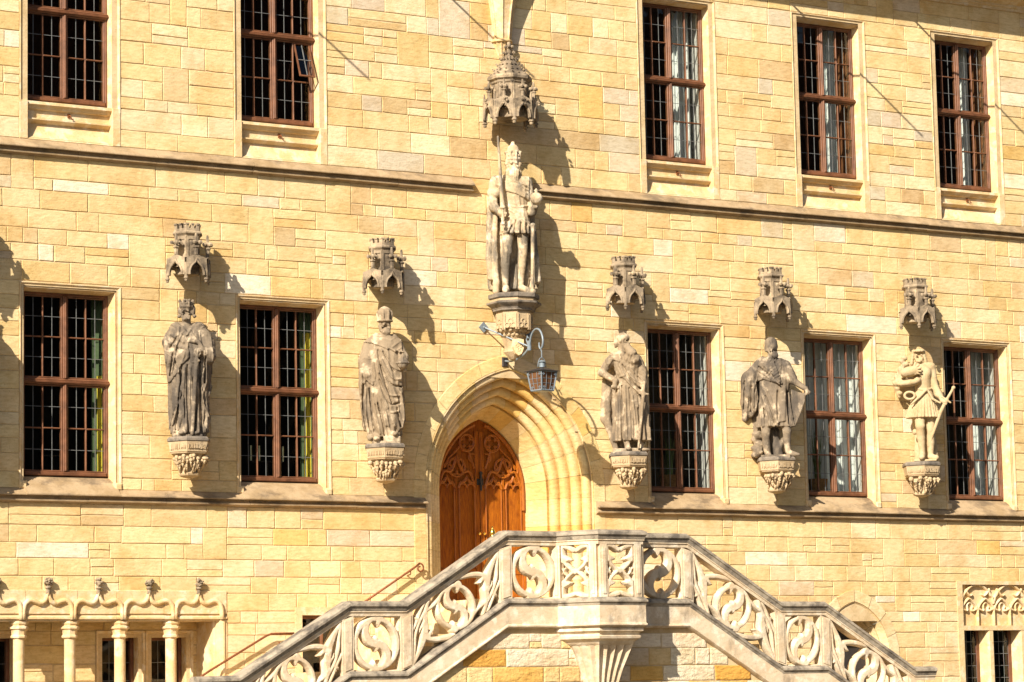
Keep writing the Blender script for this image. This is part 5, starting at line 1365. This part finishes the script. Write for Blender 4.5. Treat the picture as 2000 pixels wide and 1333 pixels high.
# 2: bearded figure in a tall crown, toga-like mantle, orb in one hand
def statue_orb():
    c = Carve(752., 868, 129, LO, HI)
    P = c.P
    c.loft([(655, 735, 773, 0, .10), (668, 722, 782, .0, .15), (700, 716, 787, .02, .18), (745, 715, 786, .03, .19), (800, 716, 788, .02, .19), (835, 722, 786, .02, .18), (855, 730, 782, .0, .16)], vfold(11, .012, .2, seed=8))
    c.cap(P(737, 664), P(770, 664), .085, .085, .05)
    # sleeve on the viewer's left, bell shaped
    c.chain([P(722, 672, .0), P(714, 705, .05), P(719, 732, .12)], [.085, .10, .075], .03); c.chain([P(712, 715, .05), P(711, 750, .06), P(712, 790, .02), P(715, 830, .0), P(722, 856, .03)], [.08, .075, .06, .055, .045], .03)
    c.chain([P(778, 672, .0), P(788, 700, .05), P(789, 716, .14)], [.085, .085, .06], .03)
    c.layer([(711, 668), (735, 650), (762, 656), (786, 664), (788, 690), (770, 686), (752, 680), (732, 672)], .030, c.swag([(714, 668), (745, 672), (766, 682), (784, 668)], .009, .05))
    c.layer([(732, 672), (760, 682), (792, 690), (796, 730), (788, 760), (794, 800), (798, 822), (786, 836), (776, 846), (768, 830), (752, 836), (742, 815), (734, 790), (730, 740)], .020, c.swag([(738, 680), (748, 730), (762, 790), (768, 840)], .013, .075))
    c.layer([(703, 704), (722, 697), (732, 710), (736, 735), (729, 756), (716, 742), (712, 760), (704, 770)], .022, c.swag([(708, 710), (724, 712), (732, 740)], .008, .04))
    c.creases([[(736, 690), (742, 740), (758, 800)], [(745, 684), (764, 716), (782, 726)], [(744, 700), (766, 740), (784, 744)], [(740, 730), (758, 772), (780, 776)], [(742, 760), (758, 806), (778, 806)], [(728, 770), (734, 810), (742, 850)], [(752, 800), (758, 830), (764, 852)], [(784, 770), (790, 810), (786, 838)], [(708, 730), (706, 780), (712, 840)], [(716, 760), (714, 800), (720, 846)]], .024, .013)
    c.creases([[(740, 686), (748, 730), (766, 790)], [(750, 690), (770, 728)], [(745, 716), (762, 752), (784, 758)], [(742, 745), (758, 790), (780, 790)], [(722, 760), (726, 810), (732, 852)], [(738, 790), (748, 830), (750, 852)], [(711, 752), (709, 800), (716, 850)], [(776, 800), (782, 836)]], -.042, .011)
    hd, f, g, up = c.head(754, 637, .06, .105, .22, beard=(.035, .062))
    c.ell(hd-g*.06-up*.05, (.03, .045, .05), .015); c.ell(hd+g*.06-up*.05, (.03, .045, .05), .015)
    c.cap(hd+up*.085, hd+up*.19, .096, .108, .006); c.ell(hd+up*.20, (.108, .108, .06), .006); c.ell(hd+up*.275, (.022, .022, .03), .01)
    for k in range(8):
        a = k*math.pi/4+.2; d = np.array((math.cos(a), math.sin(a), 0)); c.cap(hd+up*.075+d*.102, hd+up*.185+d*.113, .014, .019, .005); c.ell(hd+up*.215+d*.104, (.021, .021, .021), .005)
    for k in range(20):
        a = k*math.pi/10; d = np.array((math.cos(a), math.sin(a), 0)); c.ell(hd+up*.072+d*.108, (.02, .02, .016), .006)
    c.rough(.006, 70, 7, (hd+up*.13, .11))
    c.hand(P(723, 739, .15), (.15, .15, -1), .034, 1); c.hand(P(790, 722, .20), (-.3, .3, .6), .034, -1)
    c.ell(P(735, 860, .16), (.055, .12, .04), .02); c.ell(P(771, 851, .15), (.05, .11, .04), .02); c.cap(P(735, 850, .05), P(735, 858, .12), .05, .05); 
    d = np.maximum(np.maximum(abs(c.U+.0)-.20, abs(c.W-.0)-.20), np.maximum(c.Z-.035, -.035-c.Z)); c.D = np.minimum(c.D, d)
    d = np.maximum(np.maximum(abs(c.U-.10)-.13, abs(c.W-.02)-.17), np.maximum(c.Z-.10, -.035-c.Z)); c.D = np.minimum(c.D, d)
    c.rough(.0014, 60, 5)
    o = stand(c, 'statue', base_at(752), 'grey-beige statue in tall closed crown and draped mantle holding an orb', 'statue_tan')
    s = Carve(752., 868, 129, (.1, .02, .95), (.48, .38, 1.42), .009); s.ell(s.P(788, 713, .23), (.088, .088, .088)); b = s.P(788, 713, .23)
    for k in range(14):
        a = k*2*math.pi/14; s.ell(b+np.array((.088*math.cos(a), .088*math.sin(a), .0)), (.022, .02, .016), .01)
    s.chain([b+np.array((.0, .09, 0)), b+np.array((0, .065, .065)), b+np.array((0, 0, .092))], [.014, .014, .014], .01); s.ell(b+np.array((.01, 0, .115)), (.02, .015, .03))
    piece(o, s, 'orb', 'statue_grey'); return o
statue_orb()

# 3: the king in the middle: sword raised, orb, short tunic, cloak behind
def statue_king():
    c = Carve(995., 574, 123, (-.52, -.36, -.04), (.56, .40, 2.56), .0125); P = c.P
    # cloak behind
    c.loft([(350, 968, 1024, -.12, .10), (375, 950, 1034, -.15, .11), (420, 947, 1040, -.17, .11), (480, 946, 1042, -.17, .11), (540, 948, 1046, -.17, .11), (560, 952, 1040, -.17, .11)], vfold(22, .016, .1, z0=.0, z1=1.6, seed=3))
    c.chain([P(958, 372, -.02), P(953, 430, -.02), P(951, 500, -.02), P(953, 538, -.02)], [.06, .05, .055, .05], .03); c.chain([P(966, 400, -.02), P(963, 470, .0), P(964, 550, .02), P(963, 566, .02)], [.04, .035, .05, .055], .03)
    c.chain([P(1036, 440, -.05), P(1040, 500, -.05), P(1043, 545, -.05)], [.05, .05, .06], .03)
    # body
    c.loft([(346, 972, 1024, 0, .11), (362, 970, 1028, .02, .15), (385, 978, 1028, .04, .15), (408, 984, 1026, .04, .13), (430, 978, 1030, .04, .15), (457, 972, 1032, .04, .17)], vfold(13, .012, .3, z0=.9, z1=1.3, seed=6))
    c.cap(P(966, 350, -.01), P(1026, 352, -.01), .085, .08, .05)
    c.chain([P(963, 356, .03), P(961, 400, .05), P(977, 420, .20)], [.085, .068, .048], .025); c.ell(P(962, 404, .06), (.072, .07, .072), .015)
    c.chain([P(959, 374, .04), P(967, 376, .08)], [.08, .075], .01)
    c.chain([P(1027, 356, .0), P(1034, 400, .02), P(1036, 415, .08), P(1043, 402, .18)], [.085, .07, .06, .045], .025)
    # legs
    c.chain([P(988, 452, .05), P(986, 492, .09), P(982, 515, .06), P(982, 550, .04)], [.10, .072, .070, .048], .02); c.chain([P(1016, 455, .03), P(1016, 496, .05), P(1013, 518, .03), P(1011, 552, .02)], [.095, .066, .066, .046], .02)
    c.chain([P(982, 560, .04), P(982, 566, .15), P(982, 568, .21)], [.055, .052, .036], .02); c.chain([P(1012, 560, .02), P(1026, 567, .10), P(1036, 569, .13)], [.052, .048, .034], .02)
    # mantle over the breast, belt, hem of the tunic
    c.layer([(964, 346), (985, 340), (1010, 345), (1032, 344), (1030, 392), (1004, 380), (978, 372), (966, 362)], .030, c.swag([(974, 350), (1000, 366), (1024, 384)], .010, .055))
    c.creases([[(990, 410), (1010, 424), (1036, 446)], [(990, 405), (1012, 419), (1036, 441)]], .018, .012); c.crease([(988, 402), (1008, 406), (1028, 402)], .014, .012)
    c.layer([(972, 425), (1000, 436), (990, 456), (974, 452)], .016)
    c.creases([[(1004, 432), (1000, 458)], [(1014, 436), (1012, 462)], [(1024, 440), (1024, 460)], [(996, 442), (990, 456)]], -.034, .011)
    c.creases([[(1000, 385), (1004, 402)], [(1010, 386), (1012, 402)], [(986, 480), (984, 510)], [(976, 352), (1000, 362), (1026, 380)], [(986, 350), (1010, 358), (1028, 364)]], .016, .012)
    hd, f, g, up = c.head(1001, 321, .08, .108, .10, beard=(.20, .085))
    for k in range(6):
        for s_ in (-1, 1):
            b = hd+g*s_*(.090+.014*math.sin(k*1.7))-up*(-.05+.042*k)-f*.005; c.ell(b, (.036, .055, .032), .010)
    c.crown(hd, .104, .080, .185, 8, 1.16); c.cap(hd+up*.08, hd+up*.19, .098, .104, .01); c.ell(hd+up*.21, (.10, .10, .115), .01); c.ell(hd+up*.335, (.036, .036, .036), .01)
    for k in range(5): c.crease([(993+4.5*k, 333), (994+4*k, 345), (996+3.2*k, 356)], .010, .007, .1)
    c.hand(P(978.5, 419, .235), (.7, .3, -.2), .038, 1, (.25, .1, -.2)); c.hand(P(1043, 402, .20), (.1, .2, 1), .038, 1)
    c.rough(.0014, 60, 9)
    o = stand(c, 'statue', Vector((.43, -.33, 8.055)), 'large pale statue of a bearded king with raised sword and orb above the portal', 'statue_pale')
    s = Carve(995., 574, 123, (-.25, .1, 1.02), (-.02, .42, 2.56), .009)
    s.chain([s.P(978.5, 404, .27), s.P(972.5, 270, .25)], [.036, .018], .01); s.cap(s.P(979, 404, .27), s.P(979, 440, .27), .020, .018, .01); s.ell(s.P(979, 440, .27), (.034, .034, .026), .01); s.ell(s.P(979, 408, .28), (.048, .035, .03), .01); s.ell(s.P(979, 430, .27), (.03, .03, .05), .01)
    piece(o, s, 'sword', 'statue_pale')
    s = Carve(995., 574, 123, (.22, .05, 1.25), (.56, .40, 1.75), .009); b = s.P(1044, 391, .225); s.ell(b, (.098, .098, .098)); s.cap(b+np.array((0, 0, .09)), b+np.array((0, 0, .15)), .014, .012); s.cap(b+np.array((-.03, 0, .125)), b+np.array((.03, 0, .125)), .012, .012); piece(o, s, 'orb', 'statue_pale')
    s = Carve(995., 574, 123, (.18, .02, -.02), (.46, .32, 1.2), .010); s.chain([s.P(1036, 442, .14), s.P(1033, 568, .12)], [.032, .026], .01); s.ell(s.P(1036, 440, .14), (.04, .035, .03)); piece(o, s, 'scabbard', 'statue_pale')
    return o
statue_king()

# 4: long beard, head turned away, hand on hip
def statue_beard():
    c = Carve(1222., 873, 122, LO, HI); P = c.P
    c.loft([(685, 1205, 1245, 0, .11), (700, 1200, 1252, .02, .15), (728, 1206, 1250, .03, .14), (760, 1202, 1258, .03, .16), (810, 1198, 1266, .03, .18), (852, 1196, 1268, .02, .19)], vfold(15, .020, .9, z0=.1, z1=1.15, seed=12))
    c.loft([(690, 1196, 1240, -.14, .09), (740, 1182, 1262, -.16, .10), (800, 1177, 1268, -.16, .10), (835, 1190, 1262, -.16, .10), (866, 1202, 1250, -.16, .09)], vfold(14, .014, .3, seed=2))
    c.chain([P(1183, 735, -.11), P(1180, 780, -.11), P(1179, 806, -.10), P(1190, 826, -.06), P(1195, 842, -.03), P(1201, 866, .0)], [.045, .045, .045, .05, .045, .045], .06); c.chain([P(1190, 750, -.06), P(1187, 790, -.05), P(1188, 815, -.04)], [.04, .045, .04], .05)
    c.cap(P(1200, 690, -.01), P(1246, 692, -.01), .08, .08, .05)
    c.chain([P(1193, 697, .04), P(1177, 718, .06), P(1204, 735, .14)], [.085, .060, .046], .02); c.hand(P(1202, 744, .16), (-.1, .2, -1), .040, 1, (.2, -.1, .1))
    c.chain([P(1250, 700, .02), P(1258, 728, .08), P(1258, 748, .16)], [.08, .062, .048], .02); c.hand(P(1257, 755, .18), (-.6, .2, -.6), .038, -1, (-.2, .1, -.2))
    c.layer([(1184, 694), (1198, 676), (1214, 680), (1212, 698), (1200, 694), (1190, 708)], .028, c.swag([(1186, 694), (1212, 690)], .009, .04))
    c.layer([(1212, 684), (1250, 690), (1264, 710), (1262, 745), (1250, 768), (1240, 752), (1222, 734), (1208, 722)], .022, c.swag([(1214, 690), (1226, 722), (1252, 752)], .013, .06))
    c.creases([[(1216, 690), (1230, 724), (1254, 742)], [(1212, 706), (1228, 738), (1250, 760)], [(1212, 728), (1222, 726)], [(1210, 745), (1206, 800), (1204, 850)], [(1222, 745), (1222, 800), (1224, 850)], [(1236, 765), (1240, 810), (1242, 850)], [(1252, 780), (1258, 850)]], .022, .013)
    c.creases([[(1216, 745), (1214, 800), (1214, 850)], [(1230, 750), (1232, 800), (1233, 850)], [(1246, 790), (1250, 850)], [(1196, 760), (1197, 810)], [(1218, 705), (1236, 738), (1252, 752)]], -.042, .011)
    hd, f, g, up = c.head(1220, 657, .06, .102, .95, beard=(.05, .06))
    c.ell(hd+up*.055, (.105, .10, .075), .015); c.chain([hd+up*.04-f*.06, hd-up*.03-f*.10, hd-up*.085-f*.125], [.06, .05, .02], .02); c.cap(hd+up*.035-f*.07, hd+up*.045+f*.09, .03, .022, .01)
    c.chain([P(1230, 672, .12), P(1236, 684, .17), P(1241, 696, .17), P(1243, 706, .15)], [.06, .085, .08, .045], .03); c.ell(P(1228, 694, .17), (.06, .05, .075), .03); c.rough(.012, 55, 21, (P(1238, 692, .2), .16))
    c.chain([P(1222, 850, .1), P(1224, 866, .16)], [.05, .045]); c.ell(P(1226, 869, .18), (.05, .10, .032), .02); c.ell(P(1256, 870, .10), (.09, .055, .03), .02); c.cap(P(1248, 850, .05), P(1250, 868, .06), .055, .045)
    d = np.maximum(np.maximum(abs(c.U-.0)-.22, abs(c.W-.0)-.20), np.maximum(c.Z-.05, -.035-c.Z)); c.D = np.minimum(c.D, d)
    c.rough(.0014, 60, 15)
    o = stand(c, 'statue', base_at(1222), 'tan statue in profile with cap, long flowing beard and hand on hip', 'statue_tan')
    s = Carve(1222., 873, 122, (.08, .05, -.0), (.44, .40, 1.12), .009); s.chain([s.P(1257, 762, .24), s.P(1245, 868, .22)], [.030, .018], .01); s.cap(s.P(1259, 744, .24), s.P(1257, 762, .24), .02, .02); s.cap(s.P(1249, 762, .24), s.P(1266, 764, .24), .015, .015); s.ell(s.P(1259, 741, .24), (.03, .03, .028)); piece(o, s, 'sword', 'statue_tan')
    return o
statue_beard()

# 5: flat cap, wide mantle, hand resting on a shield
def statue_shield():
    c = Carve(1512., 885, 120, (-.60, -.34, -.04), (.62, .36, 2.04)); P = c.P
    c.loft([(690, 1494, 1530, 0, .10), (705, 1482, 1544, .02, .15), (735, 1484, 1544, .03, .17), (760, 1484, 1542, .03, .16), (800, 1480, 1548, .03, .18), (826, 1477, 1550, .02, .19)], vfold(13, .018, .5, z0=.5, z1=1.2, seed=22))
    c.chain([P(1488, 702, .0), P(1464, 728, .03), P(1466, 760, .05)], [.10, .115, .10], .04); c.chain([P(1460, 735, .0), P(1456, 775, .0), P(1455, 806, -.02)], [.10, .09, .05], .04); c.chain([P(1470, 760, .03), P(1472, 785, .02), P(1468, 800, .0)], [.09, .07, .04], .03)
    c.loft([(720, 1452, 1500, -.15, .09), (790, 1450, 1500, -.16, .09), (830, 1466, 1520, -.16, .09), (880, 1476, 1525, -.16, .08)], vfold(9, .012, .2, seed=23))
    c.cap(P(1490, 700, -.01), P(1534, 702, -.01), .09, .08, .05)
    c.chain([P(1536, 706, .02), P(1549, 734, .06), P(1574, 752, .10)], [.085, .062, .042], .02); c.chain([P(1536, 706, .02), P(1548, 730, .05)], [.10, .092], .02)
    c.hand(P(1577, 757, .11), (.2, .1, -1), .036, -1, (-.2, 0, -.2))
    c.layer([(1448, 815), (1449, 750), (1452, 726), (1472, 700), (1494, 682), (1512, 692), (1520, 720), (1530, 742), (1514, 740), (1492, 732), (1478, 736), (1482, 770), (1476, 795), (1462, 812)], .028, c.swag([(1500, 690), (1472, 714), (1463, 760), (1458, 812)], .012, .05))
    c.layer([(1500, 688), (1528, 690), (1530, 700), (1524, 742), (1516, 735), (1506, 712)], .020, c.swag([(1504, 692), (1514, 712), (1526, 694)], .010, .035))
    c.layer([(1524, 744), (1536, 748), (1534, 816), (1522, 818)], .020)
    c.creases([[(1490, 700), (1510, 722), (1528, 742)], [(1480, 712), (1504, 730), (1524, 744)], [(1466, 735), (1460, 780), (1456, 812)], [(1474, 740), (1472, 785)], [(1490, 765), (1500, 800), (1512, 824)], [(1500, 755), (1512, 790), (1520, 820)], [(1484, 780), (1486, 822)], [(1542, 760), (1546, 822)]], .022, .013)
    c.creases([[(1496, 765), (1508, 800), (1514, 824)], [(1484, 706), (1506, 726)], [(1456, 735), (1452, 790)], [(1470, 745), (1466, 795)], [(1538, 756), (1540, 822)], [(1492, 790), (1494, 826)], [(1520, 756), (1518, 815)]], -.038, .011)
    hd, f, g, up = c.head(1511, 674, .06, .100, .50, beard=(.03, .055)); c.rough(.010, 60, 5, (hd-up*.08+f*.06, .07))
    c.cap(hd+up*.07-f*.02, hd+up*.12-f*.02, .094, .105, .01); c.cap(hd+up*.055-f*.03, hd+up*.062+f*.0, .103, .100, .01)
    for k in range(7):
        a = k*.9; c.ell(hd-f*.06+g*.08*math.cos(a)+up*(.02+.04*math.sin(a)), (.026, .026, .026), .01)
    c.chain([P(1496, 818, .05), P(1494, 838, .10), P(1494, 856, .06), P(1497, 880, .05)], [.085, .072, .066, .048], .02); c.chain([P(1534, 818, .05), P(1536, 836, .09), P(1535, 852, .07), P(1536, 872, .06)], [.085, .068, .064, .046], .02)
    c.chain([P(1498, 880, .06), P(1500, 882, .16)], [.05, .036]); c.chain([P(1537, 876, .06), P(1546, 880, .10), P(1557, 882, .14)], [.05, .045, .026], .02)
    for k in range(9): c.ell(P(1476+4*math.sin(k*2.1), 838+5.2*k, -.03+.03*math.cos(k)), (.075, .08, .05), .03)
    c.rough(.012, 30, 31, (P(1476, 862, 0), .15)); c.chain([P(1508, 835, -.1), P(1518, 880, -.06)], [.07, .08], .03); c.chain([P(1528, 850, -.06), P(1514, 878, -.02)], [.04, .05], .02)
    d = np.maximum(np.maximum(abs(c.U-.0)-.24, abs(c.W-.0)-.20), np.maximum(c.Z-.03, -.035-c.Z)); c.D = np.minimum(c.D, d)
    c.rough(.0014, 60, 25)
    o = stand(c, 'statue', base_at(1512), 'dark grey statue in flat cap and wide mantle resting a hand on a shield', 'statue_grey')
    s = Carve(1512., 885, 120, (.22, -.14, .42), (.60, .22, 1.18), .009)
    c2 = poly_sdf(s.U[:, 0, :], s.Z[:, 0, :], s.p2([(1546, 752), (1560, 758), (1574, 762), (1572, 778), (1564, 800), (1552, 826), (1546, 812)]))[:, None, :]; w0 = .03+.5*((s.U-.36)**2)
    s.D = np.maximum(c2, abs(s.W-w0-.02)-.022); piece(o, s, 'shield', 'statue_grey'); return o
statue_shield()

# 6: youth with pleated skirt, bundle and shell on the arm, sword at the side
def statue_youth():
    c = Carve(1797., 893, 115, (-.52, -.33, -.04), (.62, .40, 2.02)); P = c.P
    c.loft([(706, 1786, 1814, 0, .10), (716, 1782, 1820, .02, .14), (735, 1786, 1820, .04, .15), (755, 1790, 1820, .03, .12), (780, 1778, 1828, .03, .16), (811, 1768, 1835, .02, .20)], vfold(30, .014, .2, z0=.6, z1=1.2, sharp=.7, seed=31))
    c.cap(P(1788, 712, -.01), P(1816, 712, -.01), .08, .085, .05); c.ell(P(1820, 710, .02), (.085, .08, .075), .02); c.ell(P(1811, 724, .08), (.09, .09, .12), .03)
    c.crease([(1792, 754), (1808, 758), (1822, 754)], .022, .014)
    c.chain([P(1822, 716, .0), P(1826, 745, .02), P(1832, 763, .06), P(1842, 779, .12)], [.075, .06, .062, .042], .02); c.hand(P(1843, 781, .13), (.7, .2, -.3), .036, 1, (.1, .1, -.2)); c.ell(P(1834, 768, .07), (.07, .07, .055), .02)
    c.chain([P(1784, 714, .0), P(1766, 722, .08), P(1758, 742, .12), P(1776, 748, .20)], [.085, .08, .075, .05], .03)
    for x, y, r in ((1766, 700, .05), (1770, 694, .055), (1763, 716, .07), (1757, 730, .07), (1752, 742, .06), (1755, 752, .05), (1760, 762, .045), (1772, 706, .06)): c.ell(P(x, y, .10), (r, r*1.1, r*.85), .015)
    c.chain([P(1752, 748, .08), P(1758, 768, .08)], [.045, .03]); c.rough(.014, 42, 41, (P(1762, 725, .1), .22))
    # bundle: bowl, shell ribs, roll of cloth
    c.ell(P(1780, 722, .20), (.16, .11, .095), .01, tilt=.15); c.ell(P(1777, 744, .19), (.17, .11, .065), .01, tilt=.10); c.ell(P(1794, 739, .20), (.06, .07, .06), .01)
    for k in range(6):
        a = math.radians(70-26*k); c.cap(P(1786, 720, .27), P(1786, 720, .25)+np.array((.13*math.cos(a), .0, .13*math.sin(a))), .012, .022, .006)
    c.crease([(1765, 735), (1782, 733), (1798, 730)], -.05, .014, .1); c.crease([(1766, 752), (1784, 752)], -.03, .012, .1)
    for k in range(18):
        a = 2*math.pi*k/18; c.ell(P(1778+10*math.cos(a), 768+7*math.sin(a), .17), (.024, .03, .024), .01)
    c.chain([P(1810, 758, .18), P(1796, 772, .21), P(1780, 786, .22)], [.03, .024, .014], .01); c.chain([P(1812, 756, .17), P(1822, 776, .17), P(1836, 784, .16)], [.022, .02, .018], .01)
    hd, f, g, up = c.head(1798, 690, .06, .098, .12)
    for k in range(12):
        a = k*2*math.pi/12; c.ell(hd+up*.085+g*.085*math.cos(a)+f*.085*math.sin(a), (.032, .03, .028), .01)
    for s_ in (-1, 1):
        for k in range(5): c.ell(hd+g*s_*(.085+.010*k)+up*(.05-.045*k)-f*.01, (.034, .05, .036), .012)
    c.chain([P(1796, 806, .06), P(1796, 828, .12), P(1797, 850, .08), P(1798, 880, .07)], [.10, .078, .068, .050], .02); c.ell(P(1797, 828, .15), (.075, .05, .06), .015); c.chain([P(1816, 806, .0), P(1816, 835, .0), P(1815, 860, -.02), P(1814, 884, -.02)], [.09, .07, .066, .048], .02)
    c.chain([P(1798, 884, .08), P(1797, 889, .20)], [.055, .05]); c.chain([P(1814, 887, .0), P(1825, 889, .03)], [.05, .045], .02); c.ell(P(1785, 838, .06), (.04, .04, .05), .02)
    c.loft([(800, 1780, 1822, -.18, .08), (850, 1784, 1826, -.18, .08), (893, 1782, 1830, -.18, .09)])
    d = np.maximum(np.maximum(abs(c.U-.06)-.19, abs(c.W-.0)-.18), np.maximum(c.Z-.0, -.075-c.Z)); c.D = np.minimum(c.D, d)
    c.rough(.0014, 60, 45)
    o = stand(c, 'statue', base_at(1797, -.30, 5.70), 'light sandstone statue of a youth in pleated skirt with bundle and shell', 'statue_sand')
    s = Carve(1797., 893, 115, (.05, -.12, .1), (.62, .32, 1.28), .009)
    s.chain([s.P(1862, 757, .15), s.P(1848, 780, .15)], [.022, .026], .01); s.ell(s.P(1863, 755, .15), (.034, .03, .03)); s.chain([s.P(1848, 780, .14), s.P(1836, 802, .10), s.P(1811, 866, .02)], [.030, .034, .020], .01); s.cap(s.P(1840, 772, .15), s.P(1856, 784, .15), .016, .016); piece(o, s, 'sword', 'statue_sand')
    return o
statue_youth()
